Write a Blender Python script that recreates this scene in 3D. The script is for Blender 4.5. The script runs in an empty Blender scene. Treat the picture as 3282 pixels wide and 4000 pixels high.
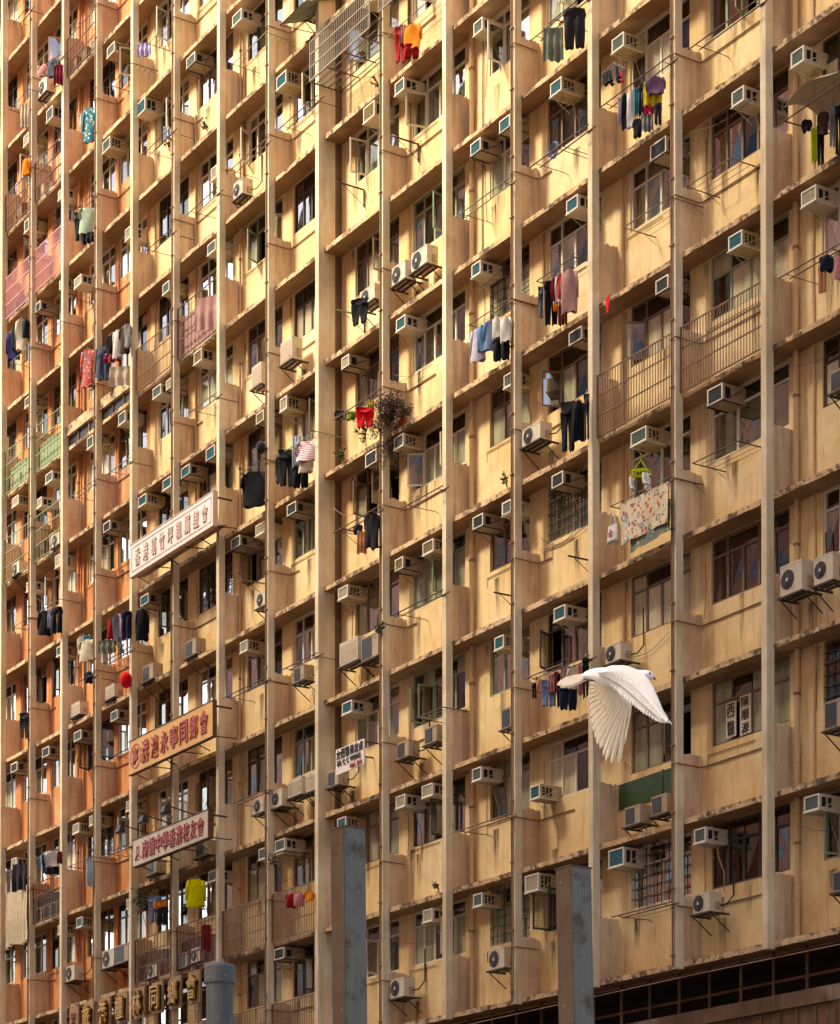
import bpy, math, random
from mathutils import Vector, Matrix
R_ = math.radians
rnd = random.Random(7)
C = bpy.context.scene.collection

# ------------------------------------------------------------------ facade grid (metres)
COL = [2.24,4.542,6.912,9.259,11.643,14.229,16.866,19.527,22.039,25.03,27.708,30.396,33.158,35.852,38.511,41.17]
Z0 = 25.705; H = 2.75
WALL = 0.48
def zk(k): return Z0 + H*k
WIN = {-1:(0.2,1.867),0:(2.459,4.284),1:(4.709,6.388),2:(7.303,9.109),3:(9.368,11.235),4:(11.967,13.81),5:(14.436,16.397),
       6:(17.207,19.084),7:(19.666,21.8),8:(22.696,24.694),9:(25.3,27.5),10:(28.488,30.016),11:(30.675,32.591),
       12:(33.576,35.497),13:(36.124,38.40),14:(39.315,41.0)}
CAM = Vector((72.155,-28.935,1.7)); YAW = 1.0072; PITCH = 0.0165; FPX = 9400.0; HZ = 5149.3
FX, FY = -math.sin(YAW), math.cos(YAW)
def to_frame(x,y,z):
    """only used to skip windows that stand far outside the picture"""
    X=x-CAM.x; Y=y-CAM.y; Z=z-CAM.z
    D=X*FX+Y*FY; L=X*FY-Y*FX
    d=D*math.cos(PITCH)+Z*math.sin(PITCH); u=Z*math.cos(PITCH)-D*math.sin(PITCH)
    return 1641+FPX*L/d, HZ-FPX*u/d

# ------------------------------------------------------------------ materials
def lin(c):
    if isinstance(c,str):
        c=[int(c[i:i+2],16)/255 for i in (1,3,5)]
    return tuple(((v/12.92) if v<=.04045 else ((v+.055)/1.055)**2.4) for v in c)
MATS={}
def new_mat(name):
    m=bpy.data.materials.new(name); m.use_nodes=True
    nt=m.node_tree; nt.nodes.clear()
    out=nt.nodes.new('ShaderNodeOutputMaterial')
    b=nt.nodes.new('ShaderNodeBsdfPrincipled'); nt.links.new(b.outputs[0],out.inputs[0])
    MATS[name]=m
    return m,nt,b
def N(nt,t,**kw):
    n=nt.nodes.new(t)
    for k,v in kw.items(): setattr(n,k,v)
    return n
def pos(nt,scale=(1,1,1)):
    g=N(nt,'ShaderNodeNewGeometry'); mp=N(nt,'ShaderNodeMapping'); mp.inputs['Scale'].default_value=scale
    nt.links.new(g.outputs['Position'],mp.inputs['Vector']); return mp.outputs[0]
def noise(nt,vec,scale,detail=4,rough=.55):
    n=N(nt,'ShaderNodeTexNoise'); n.inputs['Scale'].default_value=scale; n.inputs['Detail'].default_value=detail; n.inputs['Roughness'].default_value=rough
    if vec is not None: nt.links.new(vec,n.inputs['Vector'])
    return n.outputs['Fac']
def ramp(nt,fac,a,b,ca=(0,0,0),cb=(1,1,1)):
    r=N(nt,'ShaderNodeValToRGB'); e=r.color_ramp.elements
    e[0].position=a; e[1].position=b; e[0].color=(*ca,1); e[1].color=(*cb,1)
    nt.links.new(fac,r.inputs[0]); return r.outputs[0]
def mix(nt,fac,a,b,mode='MIX'):
    m=N(nt,'ShaderNodeMix',data_type='RGBA',blend_type=mode)
    for s,v in ((0,fac),(6,a),(7,b)):
        if isinstance(v,(int,float)): m.inputs[s].default_value=v
        elif isinstance(v,tuple): m.inputs[s].default_value=(*v[:3],1)
        else: nt.links.new(v,m.inputs[s])
    return m.outputs[2]
def bump(nt,b,h,strength=.3,dist=.01):
    bp=N(nt,'ShaderNodeBump'); bp.inputs['Strength'].default_value=strength; bp.inputs['Distance'].default_value=dist
    nt.links.new(h,bp.inputs['Height']); nt.links.new(bp.outputs[0],b.inputs['Normal'])
def mul(c,f): return tuple(min(1,v*f) for v in c)
def paint(name,col,col2,streak=.5,grime='#4a3524',gr=.35,gth=.56,bmp=.25):
    """old wall paint: cloudy fading, pale patches painted as pools of light, vertical rain streaks, small chips"""
    m,nt,b=new_mat(name); c=lin(col); c2=lin(col2); g=lin(grime)
    v=pos(nt)
    f1=ramp(nt,noise(nt,v,.55,5,.6),.35,.66)
    base=mix(nt,f1,c,c2)
    fp=ramp(nt,noise(nt,v,.32,3,.5),.56,.60)
    base=mix(nt,mul_s(nt,fp,.35),base,mix(nt,.5,mul(c,1.12),(.8,.72,.58)))  # paler patches paint soft pools of reflected light into the base colour
    fq=ramp(nt,noise(nt,v,1.1,2,.4),.64,.66)
    base=mix(nt,mul_s(nt,fq,.28),base,mul(c2,.82))
    f3=ramp(nt,noise(nt,v,3.2,6,.65),.38,.68)
    base=mix(nt,mul_s(nt,f3,.32),base,mul(c2,.72))
    vs=pos(nt,(5.5,5.5,.55))
    st=ramp(nt,noise(nt,vs,1.0,6,.65),gth-.05,gth+.16)
    base=mix(nt,mul_s(nt,st,streak*.75),base,mul(c2,.5))
    dr=ramp(nt,noise(nt,pos(nt,(14,14,.8)),1.0,5,.6),.60,.72)
    base=mix(nt,mul_s(nt,dr,streak*.55),base,mix(nt,.5,mul(c2,.4),g))
    sp=ramp(nt,noise(nt,v,9,5,.7),.66,.74)
    base=mix(nt,mul_s(nt,sp,gr),base,g)
    nt.links.new(base,b.inputs['Base Color']); b.inputs['Roughness'].default_value=.85
    b.inputs['Specular IOR Level'].default_value=.25
    bump(nt,b,noise(nt,v,26,5,.7),bmp,.012)
    return m
def mul_s(nt,s,f):
    m=N(nt,'ShaderNodeMath',operation='MULTIPLY'); nt.links.new(s,m.inputs[0]); m.inputs[1].default_value=f; return m.outputs[0]
def ledge_edge():
    m,nt,b=new_mat('ledge_edge_concrete')
    v=pos(nt); n1=noise(nt,v,1.6,6,.7); n2=noise(nt,v,7,6,.75)
    mixn=N(nt,'ShaderNodeMath',operation='ADD'); nt.links.new(mul_s(nt,n1,.55),mixn.inputs[0]); nt.links.new(mul_s(nt,n2,.45),mixn.inputs[1])
    f=ramp(nt,mixn.outputs[0],.485,.545)
    base=mix(nt,ramp(nt,noise(nt,v,2.2),.35,.7),lin('#dcc094'),lin('#bf9a70'))
    base=mix(nt,mul_s(nt,f,.9),base,lin('#463629'))
    base=mix(nt,mul_s(nt,ramp(nt,noise(nt,v,13,3,.6),.68,.73),.6),base,lin('#8f9468'))
    nt.links.new(base,b.inputs['Base Color']); b.inputs['Roughness'].default_value=.95
    bump(nt,b,n2,.6,.03)
    return m
def metal(name,col,rust='#5a3320',amt=.3,rough=.55,scale=6,metallic=0.0):
    m,nt,b=new_mat(name); v=pos(nt)
    f=ramp(nt,noise(nt,v,scale,6,.7),.62-.25*amt,.72-.2*amt)
    base=mix(nt,mul_s(nt,f,min(1,amt*1.6)),lin(col),lin(rust))
    nt.links.new(base,b.inputs['Base Color']); b.inputs['Roughness'].default_value=rough; b.inputs['Metallic'].default_value=metallic
    return m
def plain(name,col,rough=.7,var=.15,scale=5):
    m,nt,b=new_mat(name); v=pos(nt); c=lin(col)
    nt.links.new(mix(nt,ramp(nt,noise(nt,v,scale,4),.3,.7),c,mul(c,1-var)),b.inputs['Base Color']); b.inputs['Roughness'].default_value=rough
    return m
def cloth(name,col,pattern=None,col2='#ffffff'):
    m,nt,b=new_mat(name); c=lin(col); v=pos(nt)
    base=mix(nt,ramp(nt,noise(nt,v,8,3),.3,.7),c,mul(c,.75))
    if pattern=='stripe':
        w=N(nt,'ShaderNodeTexWave',bands_direction='Z'); w.inputs['Scale'].default_value=7; nt.links.new(v,w.inputs[0])
        base=mix(nt,ramp(nt,w.outputs[1],.45,.55),base,lin(col2))
    if pattern=='floral':
        t=N(nt,'ShaderNodeTexVoronoi'); t.inputs['Scale'].default_value=9; nt.links.new(v,t.inputs[0])
        base=mix(nt,ramp(nt,t.outputs[0],.28,.34,(1,1,1),(0,0,0)),base,lin(col2))
        t3=N(nt,'ShaderNodeTexVoronoi'); t3.inputs['Scale'].default_value=5.5; nt.links.new(v,t3.inputs[0])
        d=ramp(nt,t3.outputs[0],.20,.26); e=ramp(nt,t3.outputs[0],.34,.40,(1,1,1),(0,0,0))
        base=mix(nt,mix(nt,1.0,d,e,'MULTIPLY'),base,lin('#6f7f86'))
    nt.links.new(base,b.inputs['Base Color']); b.inputs['Roughness'].default_value=.95; b.inputs['Specular IOR Level'].default_value=.1
    b.inputs['Sheen Weight'].default_value=.15
    return m
def glass(name,refl,tint,rough=.02):
    m=bpy.data.materials.new(name); m.use_nodes=True; nt=m.node_tree; nt.nodes.clear(); MATS[name]=m
    out=N(nt,'ShaderNodeOutputMaterial'); mx=N(nt,'ShaderNodeMixShader'); mx.inputs[0].default_value=refl
    tr=N(nt,'ShaderNodeBsdfTransparent'); tr.inputs[0].default_value=(*tint,1)
    gl=N(nt,'ShaderNodeBsdfGlossy'); gl.inputs['Roughness'].default_value=rough; gl.inputs[0].default_value=(.95,.95,.93,1)
    bp=N(nt,'ShaderNodeBump'); bp.inputs['Strength'].default_value=.12; bp.inputs['Distance'].default_value=.02
    nt.links.new(noise(nt,pos(nt),1.7,2),bp.inputs['Height']); nt.links.new(bp.outputs[0],gl.inputs['Normal'])
    nt.links.new(tr.outputs[0],mx.inputs[1]); nt.links.new(gl.outputs[0],mx.inputs[2]); nt.links.new(mx.outputs[0],out.inputs[0])
    return m

paint('wall_yellow','#f0daa6','#dfbd84',.6,'#6b4a2a',.35)
paint('wall_orange','#dfa268','#c77e4e',.5,'#6b3a20',.3)
paint('column_cream','#ecdfc0','#d4bf98',.6,'#5a4230',.5,.54)
paint('screen_cream','#e8d2b0','#d0ae8a',.7,'#5a4230',.3,.5)
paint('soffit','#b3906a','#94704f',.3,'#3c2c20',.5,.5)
paint('podium_brown','#7d6046','#5c432f',.8,'#2c2018',.5)
paint('joint_grey','#8a7358','#6d5a45',.5,'#3c2c20',.4)
ledge_edge()
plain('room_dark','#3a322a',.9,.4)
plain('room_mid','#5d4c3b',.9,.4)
metal('frame_white','#d8d2be',amt=.08); metal('frame_brown','#7a6450',amt=.15); metal('frame_dark','#453e34',amt=.2); metal('frame_sage','#8e9a7c',amt=.1)
metal('casing_white','#cdc0a8',amt=.22,rough=.55,scale=3.5); metal('casing_tan','#a8967c',amt=.32,rough=.6,scale=3.5); metal('casing_front','#e0d8c6',amt=.12,rough=.5,scale=4)
metal('casing_yellow','#bba67c','#6b4425',.35,rough=.55,scale=4); metal('grille_teal','#3a7d88',amt=.2); metal('grille_green','#6f8378',amt=.15); metal('grille_white','#c9c2a6',amt=.1); metal('grille_yellow','#9c8a55',amt=.15); metal('grille_dark','#4a4f4b',amt=.2)
metal('dark_metal','#2f2822',amt=.4); metal('rusty_iron','#4d382a','#7a4527',.6); metal('rail_brown','#7d5c40','#4a2d1d',.4)
metal('rail_pink','#c98f96','#8a5a55',.2); metal('rail_green','#7d8a62','#4a4a2d',.4); metal('rail_grey','#8a7f6c','#4a3527',.3)
metal('pipe_cream','#cfae82','#7a5537',.2); metal('conduit_brown','#8c6545','#4c3322',.4)
metal('hose_tan','#b59a70',amt=.1); metal('black_rubber','#1b1816',amt=.1)
plain('fan_black','#1e1d1b',.5); plain('steel_grey','#777b7d',.5)
def frosted(name,col):
    m,nt,b=new_mat(name); v=pos(nt,(3,3,.6)); c=lin(col)
    nt.links.new(mix(nt,ramp(nt,noise(nt,v,1.6,4),.3,.7),c,mul(c,.55)),b.inputs['Base Color']); b.inputs['Roughness'].default_value=.12; b.inputs['Specular IOR Level'].default_value=.8
    b.inputs['Coat Weight'].default_value=.3; b.inputs['Coat Roughness'].default_value=.05
m,nt,b=new_mat('water_stain'); at=N(nt,'ShaderNodeVertexColor',layer_name='stain'); tr=N(nt,'ShaderNodeBsdfTransparent'); mx=N(nt,'ShaderNodeMixShader')
b.inputs['Base Color'].default_value=(.055,.035,.02,1); b.inputs['Roughness'].default_value=.95
mm=N(nt,'ShaderNodeMath',operation='MULTIPLY'); nt.links.new(at.outputs[0],mm.inputs[0]); nt.links.new(ramp(nt,noise(nt,pos(nt,(22,22,1.6)),1,5,.65),.36,.62),mm.inputs[1])
nt.links.new(mm.outputs[0],mx.inputs[0]); nt.links.new(tr.outputs[0],mx.inputs[1]); nt.links.new(b.outputs[0],mx.inputs[2]); nt.links.new(mx.outputs[0],nt.nodes['Material Output'].inputs[0])
frosted('glass_frost','#aeb08c'); frosted('glass_frost_pale','#ddd2ae')
glass('glass_clear',.30,(.72,.72,.66)); glass('glass_mirror',.58,(.5,.5,.45)); glass('glass_dark',.16,(.35,.35,.32)); glass('glass_green',.25,(.5,.62,.45))
for n,c in dict(red='#a4141c',brightred='#e0141c',rose='#c98a86',orange='#e8871c',char='#2a2a2e',sage='#7f8c78',lav='#c3bccb',black='#111216',white='#d8d4cc',teal='#2f8ea0',navy='#1b2238',yellow='#c8b41c',yellowb='#e0d800',purple='#7a5a78',pinkred='#d22c52',grey='#8a8a88',neon='#cfe600',brown='#4a3830',slate='#4e5663',dustpink='#b08880',rust='#7d3b22',blue='#6f9cc8',denim='#6f86a8',denimd='#3a4558',olive='#6b7a1c',paleblue='#a9bcc8',beige='#c9b89c',peach='#d89868',maroon='#8a1f38',mint='#b4ccae',lilac='#b0a8d0',indigo='#35346a',cream='#d8ccb0',redd='#7a1a20').items(): cloth('cloth_'+n,c)
cloth('cloth_stripe','#d88a98','stripe'); cloth('cloth_tealfl','#1f7a8c','floral','#d8d8c8'); cloth('cloth_coral','#c8554a','floral','#e0a090'); cloth('cloth_redw','#c01c28','stripe')
cloth('cloth_floral','#dfd2b0','floral','#c8553a'); cloth('cloth_sagefl','#7f8a74','floral','#a9b8a4')
for n,c in dict(cream='#cdbf9a',green='#8fa37a',pink='#c79a86',white='#d8d2c0',blue='#8ea0b8',brown='#7a6248').items(): cloth('curtain_'+n,c)

# ------------------------------------------------------------------ mesh builder
class MB:
    def __init__(s): s.v=[]; s.f=[]; s.m=[]; s.mats=[]; s.cur=0
    def use(s,name):
        if name not in s.mats: s.mats.append(name)
        s.cur=s.mats.index(name); return s
    def face(s,idx): s.f.append(tuple(idx)); s.m.append(s.cur)
    def hexa(s,p):
        n=len(s.v); s.v+= [tuple(q) for q in p]
        for q in ((0,3,2,1),(4,5,6,7),(0,1,5,4),(1,2,6,5),(2,3,7,6),(3,0,4,7)): s.face([n+i for i in q])
    def box(s,x0,x1,y0,y1,z0,z1):
        if x0>x1:x0,x1=x1,x0
        if y0>y1:y0,y1=y1,y0
        if z0>z1:z0,z1=z1,z0
        s.hexa([(x0,y0,z0),(x1,y0,z0),(x1,y1,z0),(x0,y1,z0),(x0,y0,z1),(x1,y0,z1),(x1,y1,z1),(x0,y1,z1)])
    def quad(s,a,b,c,d):
        n=len(s.v); s.v+=[tuple(a),tuple(b),tuple(c),tuple(d)]; s.face([n,n+1,n+2,n+3])
    def tube(s,pts,r,n=6,cap=True):
        pts=[Vector(p) for p in pts]; rs=r if isinstance(r,(list,tuple)) else [r]*len(pts)
        rings=[]
        for i,p in enumerate(pts):
            t=(pts[min(i+1,len(pts)-1)]-pts[max(i-1,0)])
            if t.length<1e-7: t=Vector((0,0,1))
            t.normalize()
            a=t.cross(Vector((0,0,1)) if abs(t.z)<.95 else Vector((1,0,0))).normalized(); b=t.cross(a)
            base=len(s.v)
            for j in range(n):
                an=2*math.pi*j/n; s.v.append(tuple(p+(a*math.cos(an)+b*math.sin(an))*rs[i]))
            rings.append(base)
        for q in range(len(rings)-1):
            for j in range(n): s.face([rings[q]+j,rings[q]+(j+1)%n,rings[q+1]+(j+1)%n,rings[q+1]+j])
        if cap:
            s.face([rings[0]+j for j in range(n)][::-1]); s.face([rings[-1]+j for j in range(n)])
    def grid(s,fn,nu,nv,closed=False):
        base=len(s.v)
        for j in range(nv+1):
            for i in range(nu if closed else nu+1): s.v.append(tuple(fn(i/nu,j/nv)))
        w=nu if closed else nu+1
        for j in range(nv):
            for i in range(nu):
                a=base+j*w+i; b=base+j*w+(i+1)%w; s.face([a,b,b+w,a+w])
    def disc(s,c,r,axis='y',n=20,r0=0):
        cx,cy,cz=c; base=len(s.v)
        for j in range(n):
            a=2*math.pi*j/n; s.v.append((cx+r*math.cos(a),cy,cz+r*math.sin(a)))
        if r0:
            for j in range(n):
                a=2*math.pi*j/n; s.v.append((cx+r0*math.cos(a),cy,cz+r0*math.sin(a)))
            for j in range(n): s.face([base+j,base+(j+1)%n,base+n+(j+1)%n,base+n+j])
        else: s.face([base+j for j in range(n)])
    def build(s,name,parent=None,mat=None,smooth=False,local=False):
        me=bpy.data.meshes.new(name)
        off=Vector((0,0,0))
        if parent is not None and not local:
            o=parent
            while o is not None: off+=Vector(o.location); o=o.parent
        me.from_pydata([tuple(Vector(q)-off) for q in s.v],[],s.f)
        names=s.mats or [mat or 'column_cream']
        for n in names: me.materials.append(MATS[n])
        me.polygons.foreach_set('material_index',s.m if s.mats else [0]*len(s.f))
        if smooth: me.polygons.foreach_set('use_smooth',[True]*len(s.f))
        me.validate(); me.update()
        ob=bpy.data.objects.new(name,me); C.objects.link(ob)
        if parent is not None: ob.parent=parent
        return ob
def tag(o,label=None,cat=None,group=None,kind=None):
    if label:o['label']=label
    if cat:o['category']=cat
    if group:o['group']=group
    if kind:o['kind']=kind
    return o
def thing(name,loc,label,cat,group=None,rz=0):
    o=bpy.data.objects.new(name,None); o.empty_display_size=.2; C.objects.link(o); o.location=loc; o.rotation_euler=(0,0,rz)
    return tag(o,label,cat,group)
def copy_tree(o,parent=None):
    c=o.copy(); C.objects.link(c); c.parent=parent
    for ch in o.children: copy_tree(ch,c)
    return c
def text_faces(txt,size,depth,bold=0.0,shear=0.0):
    cu=bpy.data.curves.new('glyphs','FONT'); cu.body=txt; cu.size=size; cu.extrude=depth; cu.offset=bold; cu.shear=shear
    cu.align_x='CENTER'; cu.align_y='CENTER'; cu.resolution_u=3
    ob=bpy.data.objects.new('glyphs',cu); C.objects.link(ob)
    dg=bpy.context.evaluated_depsgraph_get(); dg.update()
    me=bpy.data.meshes.new_from_object(ob.evaluated_get(dg))
    vs=[tuple(v.co) for v in me.vertices]; fs=[tuple(p.vertices) for p in me.polygons]
    bpy.data.objects.remove(ob); bpy.data.curves.remove(cu); bpy.data.meshes.remove(me)
    return vs,fs
def put_text(mb,txt,cx,y,cz,w,h,depth=.01,bold=0.0,shear=0.0):
    """text upright in the facade plane, scaled to w x h, front face at y"""
    vs,fs=text_faces(txt,1.0,depth,bold,shear)
    if not vs: return
    xs=[v[0] for v in vs]; ys=[v[1] for v in vs]
    sx=w/(max(xs)-min(xs)); sy=h/(max(ys)-min(ys)); mx=(max(xs)+min(xs))/2; my=(max(ys)+min(ys))/2
    b=len(mb.v)
    for x,yy,zz in vs: mb.v.append((cx+(x-mx)*sx, y-zz+depth*-1+depth, cz+(yy-my)*sy))
    for f in fs: mb.face([b+i for i in f])
ORD=['','first','second','third','fourth','fifth','sixth','seventh','eighth','ninth','tenth','eleventh','twelfth','thirteenth','fourteenth','fifteenth','sixteenth']
def where_bay(b):
    if b<0: return 'at the far left edge'
    if b>=14: return 'in the rightmost bay'
    return 'in the %s bay from the left'%ORD[b+1]
def bay_of(s):
    b=-1
    for i in range(15):
        if s>=COL[i]-.12: b=i
    return b
AC=[(9.62, 38.911, 0.601, 0.282, 'g'), (17.313, 36.174, 0.536, 0.297, 'g'), (14.663, 36.281, 0.575, 0.286, 'g'), (11.639, 36.346, 0.694, 0.357, 't'), (9.358, 36.259, 0.713, 0.329, 'g'), (5.356, 38.901, 0.426, 0.346, 'g'), (16.139, 32.638, 0.37, 0.323, 'w'), (10.887, 33.121, 0.371, 0.323, 'w'), (15.913, 30.757, 0.464, 0.272, 'g'), (3.625, 38.904, 0.38, 0.303, 'w'), (3.643, 36.234, 0.355, 0.352, 'g'), (6.213, 36.186, 0.298, 0.293, 'w'), (19.674, 33.461, 0.543, 0.328, 't'), (28.606, 30.653, 0.351, 0.269, 'g'), (25.36, 30.777, 0.389, 0.283, 'g'), (23.906, 30.771, 0.517, 0.405, 'y'), (28.475, 28.039, 0.384, 0.287, 't'), (29.615, 28.047, 0.401, 0.247, 't'), (31.53, 27.986, 0.405, 0.273, 't'), (23.978, 33.514, 0.406, 0.251, 'w'), (33.648, 27.929, 0.392, 0.296, 'g'), (37.381, 25.19, 0.351, 0.261, 'g'), (34.878, 25.22, 0.513, 0.337, 'd'), (39.055, 25.164, 0.373, 0.297, 'g'), (32.072, 25.31, 0.397, 0.27, 't'), (37.268, 22.501, 0.385, 0.246, 't'), (39.332, 22.492, 0.391, 0.251, 'w'), (13.293, 30.685, 0.418, 0.29, 'g'), (15.15, 28.138, 0.445, 0.305, 'y'), (7.379, 33.099, 0.542, 0.289, 'w'), (6.325, 33.449, 0.203, 0.292, 'w'), (4.597, 33.406, 0.31, 0.274, 'd'), (12.65, 28.051, 0.475, 0.292, 'g'), (13.472, 27.994, 0.347, 0.289, 'w'), (10.464, 28.03, 0.449, 0.3, 'g'), (8.321, 28.049, 0.384, 0.308, 'g'), (18.635, 25.36, 0.413, 0.27, 'y'), (5.365, 27.942, 0.544, 0.295, 'g'), (2.784, 28.006, 0.539, 0.278, 'w'), (11.771, 25.309, 0.506, 0.295, 't'), (14.374, 25.304, 0.521, 0.299, 't'), (15.855, 25.308, 0.574, 0.301, 't'), (13.264, 25.328, 0.516, 0.29, 't'), (4.674, 27.414, 0.37, 0.272, 'w'), (3.743, 30.793, 0.316, 0.276, 'g'), (28.557, 25.325, 0.364, 0.286, 't'), (25.411, 25.278, 0.409, 0.289, 't'), (22.908, 25.277, 0.365, 0.293, 'w'), (29.764, 22.481, 0.337, 0.28, 'g'), (19.858, 25.283, 0.374, 0.306, 'w'), (24.008, 22.574, 0.543, 0.326, 'd'), (25.327, 22.573, 0.388, 0.263, 'g'), (20.261, 22.538, 0.427, 0.263, 'd'), (29.7, 19.753, 0.338, 0.262, 'd'), (31.546, 19.764, 0.392, 0.271, 'd'), (35.041, 22.519, 0.408, 0.266, 'd'), (32.17, 22.532, 0.463, 0.286, 'd'), (36.635, 19.78, 0.442, 0.301, 'd'), (34.272, 19.764, 0.564, 0.298, 'g'), (9.47, 25.262, 0.438, 0.257, 'd'), (17.27, 22.549, 0.481, 0.211, 'g'), (18.625, 22.515, 0.447, 0.248, 'w'), (11.907, 22.504, 0.687, 0.285, 't'), (6.102, 25.197, 0.358, 0.365, 'w'), (6.178, 22.534, 0.356, 0.243, 't'), (10.021, 19.72, 0.474, 0.245, 'g'), (7.48, 19.699, 0.482, 0.248, 'g'), (17.802, 19.743, 0.413, 0.272, 'w'), (5.176, 19.719, 0.485, 0.245, 'd'), (3.908, 25.086, 0.252, 0.274, 'w'), (28.566, 19.776, 0.382, 0.214, 'd'), (29.712, 19.745, 0.356, 0.168, 'g'), (25.342, 19.754, 0.374, 0.277, 'y'), (26.527, 19.794, 0.428, 0.247, 'y'), (22.761, 19.784, 0.442, 0.265, 'w'), (29.399, 16.922, 0.347, 0.204, 't'), (31.6, 16.975, 0.385, 0.237, 't'), (22.94, 16.992, 0.454, 0.194, 't'), (2.715, 19.77, 0.539, 0.277, 'd'), (10.994, 16.992, 0.338, 0.297, 'w'), (7.403, 17.007, 0.46, 0.296, 'w'), (8.572, 17.036, 0.281, 0.282, 'w'), (7.694, 14.221, 0.411, 0.285, 't'), (18.816, 14.246, 0.299, 0.255, 'g'), (16.039, 14.152, 0.433, 0.29, 'g'), (11.028, 14.244, 0.337, 0.246, 'w'), (6.371, 14.219, 0.272, 0.265, 'w'), (19.704, 14.24, 0.333, 0.244, 't'), (2.827, 16.806, 0.385, 0.201, 'w'), (19.671, 14.299, 0.524, 0.252, 'g'), (28.55, 14.259, 0.344, 0.242, 'g'), (30.754, 13.428, 0.372, 0.274, 't'), (25.372, 14.281, 0.394, 0.28, 'w'), (26.485, 14.304, 0.435, 0.275, 'w'), (22.721, 14.276, 0.396, 0.284, 't'), (30.573, 11.49, 0.633, 0.36, 'w'), (28.593, 11.505, 0.362, 0.273, 'g'), (26.553, 11.48, 0.379, 0.282, 'w'), (19.635, 11.595, 0.499, 0.243, 'd'), (39.368, 11.507, 0.405, 0.287, 'g'), (36.209, 11.51, 0.351, 0.271, 'g'), (33.482, 11.513, 0.557, 0.349, 't')]
OU=[(4.811, 39.876, 0.551, 0.498, 'f'), (17.428, 31.586, 0.533, 0.423, 'f'), (21.086, 34.628, 0.442, 0.483, 'f'), (18.429, 26.336, 0.518, 0.603, 'b'), (19.943, 26.408, 0.562, 0.57, 'b'), (25.232, 26.38, 0.601, 0.433, 'f'), (26.077, 26.376, 0.64, 0.446, 'f'), (23.796, 26.423, 0.642, 0.404, 'f'), (30.495, 20.962, 0.667, 0.38, 'f'), (18.702, 20.649, 0.369, 0.33, 'f'), (14.732, 20.37, 0.571, 0.458, 'g'), (12.083, 20.335, 0.632, 0.419, 'g'), (9.67, 20.412, 0.542, 0.325, 'b'), (7.313, 20.457, 0.574, 0.311, 'b'), (5.894, 25.859, 0.453, 0.366, 'f'), (2.874, 25.84, 0.511, 0.303, 'f'), (22.86, 18.151, 0.845, 0.583, 'b'), (23.869, 18.021, 0.719, 0.536, 'g'), (20.626, 18.294, 0.526, 0.321, 'g'), (25.463, 15.39, 0.407, 0.373, 'g'), (26.642, 15.471, 0.527, 0.311, 'g'), (29.708, 15.14, 0.398, 0.453, 'g'), (33.433, 15.626, 0.512, 0.278, 'f'), (38.753, 15.559, 0.549, 0.55, 'f'), (39.664, 15.519, 0.534, 0.511, 'f'), (39.932, 12.862, 0.507, 0.493, 'g'), (18.568, 15.448, 0.515, 0.392, 'f'), (19.531, 15.407, 0.484, 0.427, 'f'), (6.988, 12.739, 0.624, 0.454, 'f'), (9.513, 12.775, 0.737, 0.487, 'f'), (10.378, 12.794, 0.879, 0.482, 'g'), (12.415, 12.11, 0.555, 0.358, 'f'), (15.076, 12.165, 0.537, 0.367, 'f'), (14.406, 12.127, 0.499, 0.37, 'g'), (15.322, 14.906, 0.747, 0.345, 'g'), (12.413, 14.948, 0.576, 0.291, 'g'), (20.345, 15.511, 0.692, 0.463, 'b'), (21.237, 15.474, 0.54, 0.417, 'b'), (22.301, 15.379, 0.501, 0.333, 'g'), (25.181, 9.939, 0.62, 0.467, 'f'), (29.225, 10.041, 0.57, 0.421, 'f'), (34.06, 12.241, 0.511, 0.404, 'g'), (34.919, 12.288, 0.399, 0.382, 'g'), (36.202, 10.162, 0.497, 0.357, 'f'), (40.133, 9.937, 0.461, 0.346, 'g'), (40.11, 18.843, 0.48, 0.29, 'g')]
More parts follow.
